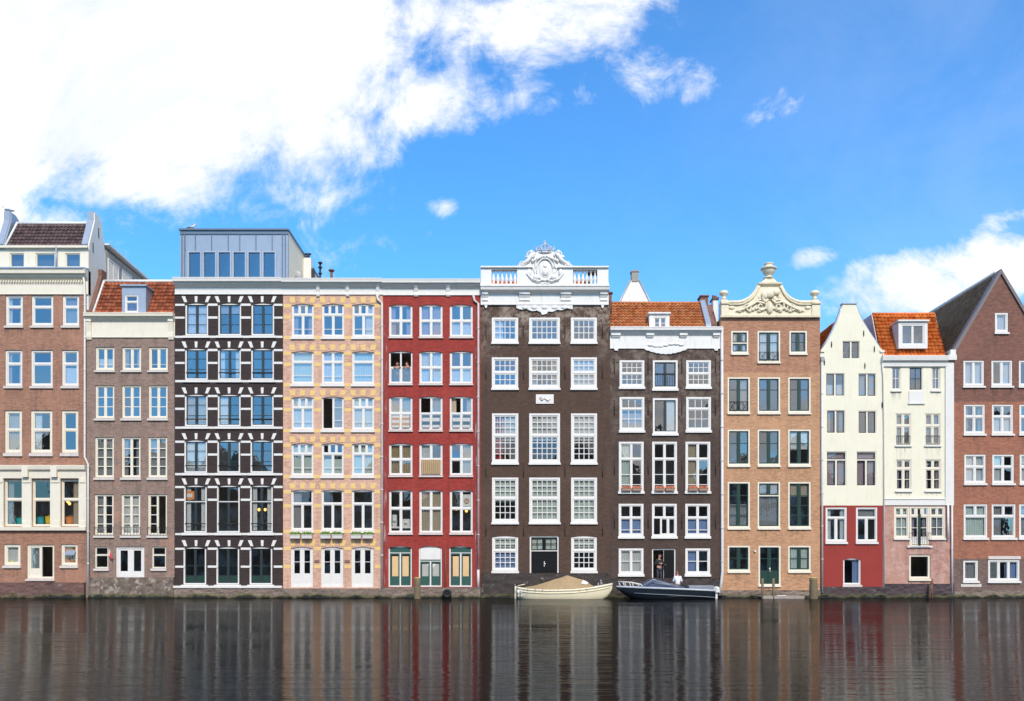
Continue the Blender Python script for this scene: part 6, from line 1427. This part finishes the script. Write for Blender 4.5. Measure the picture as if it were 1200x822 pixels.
# two people leaning out of the open sashes of the red house
for (x, lb, shirt, hr) in ((465.2, 'person with folded arms in the left half of an open window, red house', blk, dbr), (476.3, 'person with chin on hand in the right half of an open window, red house', blk, brn)):
    zf_ = PZ(431.5)-1.22; P = std()
    P['head'] = ((.0, -.22, 1.5), 'neck', (.078, .09)); P['crown'] = ((.0, -.22, 1.57), 'head', .07); P['neck'] = ((0, -.15, 1.4), 'neckb', .052); P['neckb'] = ((0, -.1, 1.36), 'chest', (.08, .07)); P['chest'] = ((0, .0, 1.22), 'waist', (.16, .115)); P['waist'] = ((0, .04, 1.08), 'pelvis', (.13, .1))
    for q, s2 in (('l', -1), ('r', 1)):
        P['sh_'+q] = ((s2*.16, -.06, 1.32), 'chest', .065); P['el_'+q] = ((s2*.2, -.3, 1.28), 'sh_'+q, .042)
        if shirt is blk and x > 470 and q == 'r': P['wr_'+q] = ((s2*.12, -.38, 1.34), 'el_'+q, .03); P['hand_'+q] = ((s2*.07, -.36, 1.38), 'wr_'+q, (.036, .022))
        else: P['wr_'+q] = ((-s2*.02, -.36, 1.28), 'el_'+q, .03); P['hand_'+q] = ((-s2*.08, -.37, 1.28), 'wr_'+q, (.036, .022))
    person((PX(x), .33, zf_), 0, P, lb, [('top', TOP, .012, shirt), ('trousers', LEG, .012, dk_j)], hr)
P = std(); red = T('red_cloth', (.5, .04, .05)); zf_ = PZ(627)-.1
person((PX(237), .8, zf_), R(30), P, 'person in a red top standing behind the lit lower window of the black banded house', [('top', TOP+SLEEVE, .014, red), ('trousers', LEG, .012, dk_j)], dbr)

# ------------------------------------------------------------------ the far bank behind the camera, seen mirrored in the window glass
def bank():
    mb = MB(); mb.box(-400, 400, -700.5, -82, -1, 1.2); return mb
tag(bank().build('far_quay', 'asph', None, (0, -300, 0)), kind='structure')
xs = -75; k = 0; r2 = random.Random(5)
mats_ = [brick('far_brick_%d' % i, c, tuple(x*.8 for x in c), tuple(x*1.2 for x in c)) for i, c in enumerate(((.12, .06, .045), (.2, .12, .08), (.07, .045, .04), (.3, .26, .2)))]
M['far_window'] = plain('far_window_white', (.6, .6, .58)); far0 = None
while xs < 75:
    w_ = r2.uniform(6, 9); hh = r2.uniform(14, 21); o = empty('gabled_house', (xs+w_/2, -86, 1.2), 'brick house on the far bank, seen only mirrored in the window glass', 'house', 'houses mirrored in the window glass')
    mb = MB(); mb.prism([(xs+.01, 1.2), (xs+w_-.01, 1.2), (xs+w_-.01, hh), (xs+w_/2, hh+r2.uniform(2, 4)), (xs+.01, hh)], -95, -86); mb.build('wall', mats_[k % 4], o)
    mb = MB()
    for a in range(3):
        for b in range(int(hh/3)-1):
            x0 = xs+w_*(.14+.28*a); z0 = 2.2+b*3; mb.box(x0, x0+w_*.17, -86, -85.9, z0, z0+1.8)
    mb.build('windows', 'far_window', o); xs += w_; k += 1
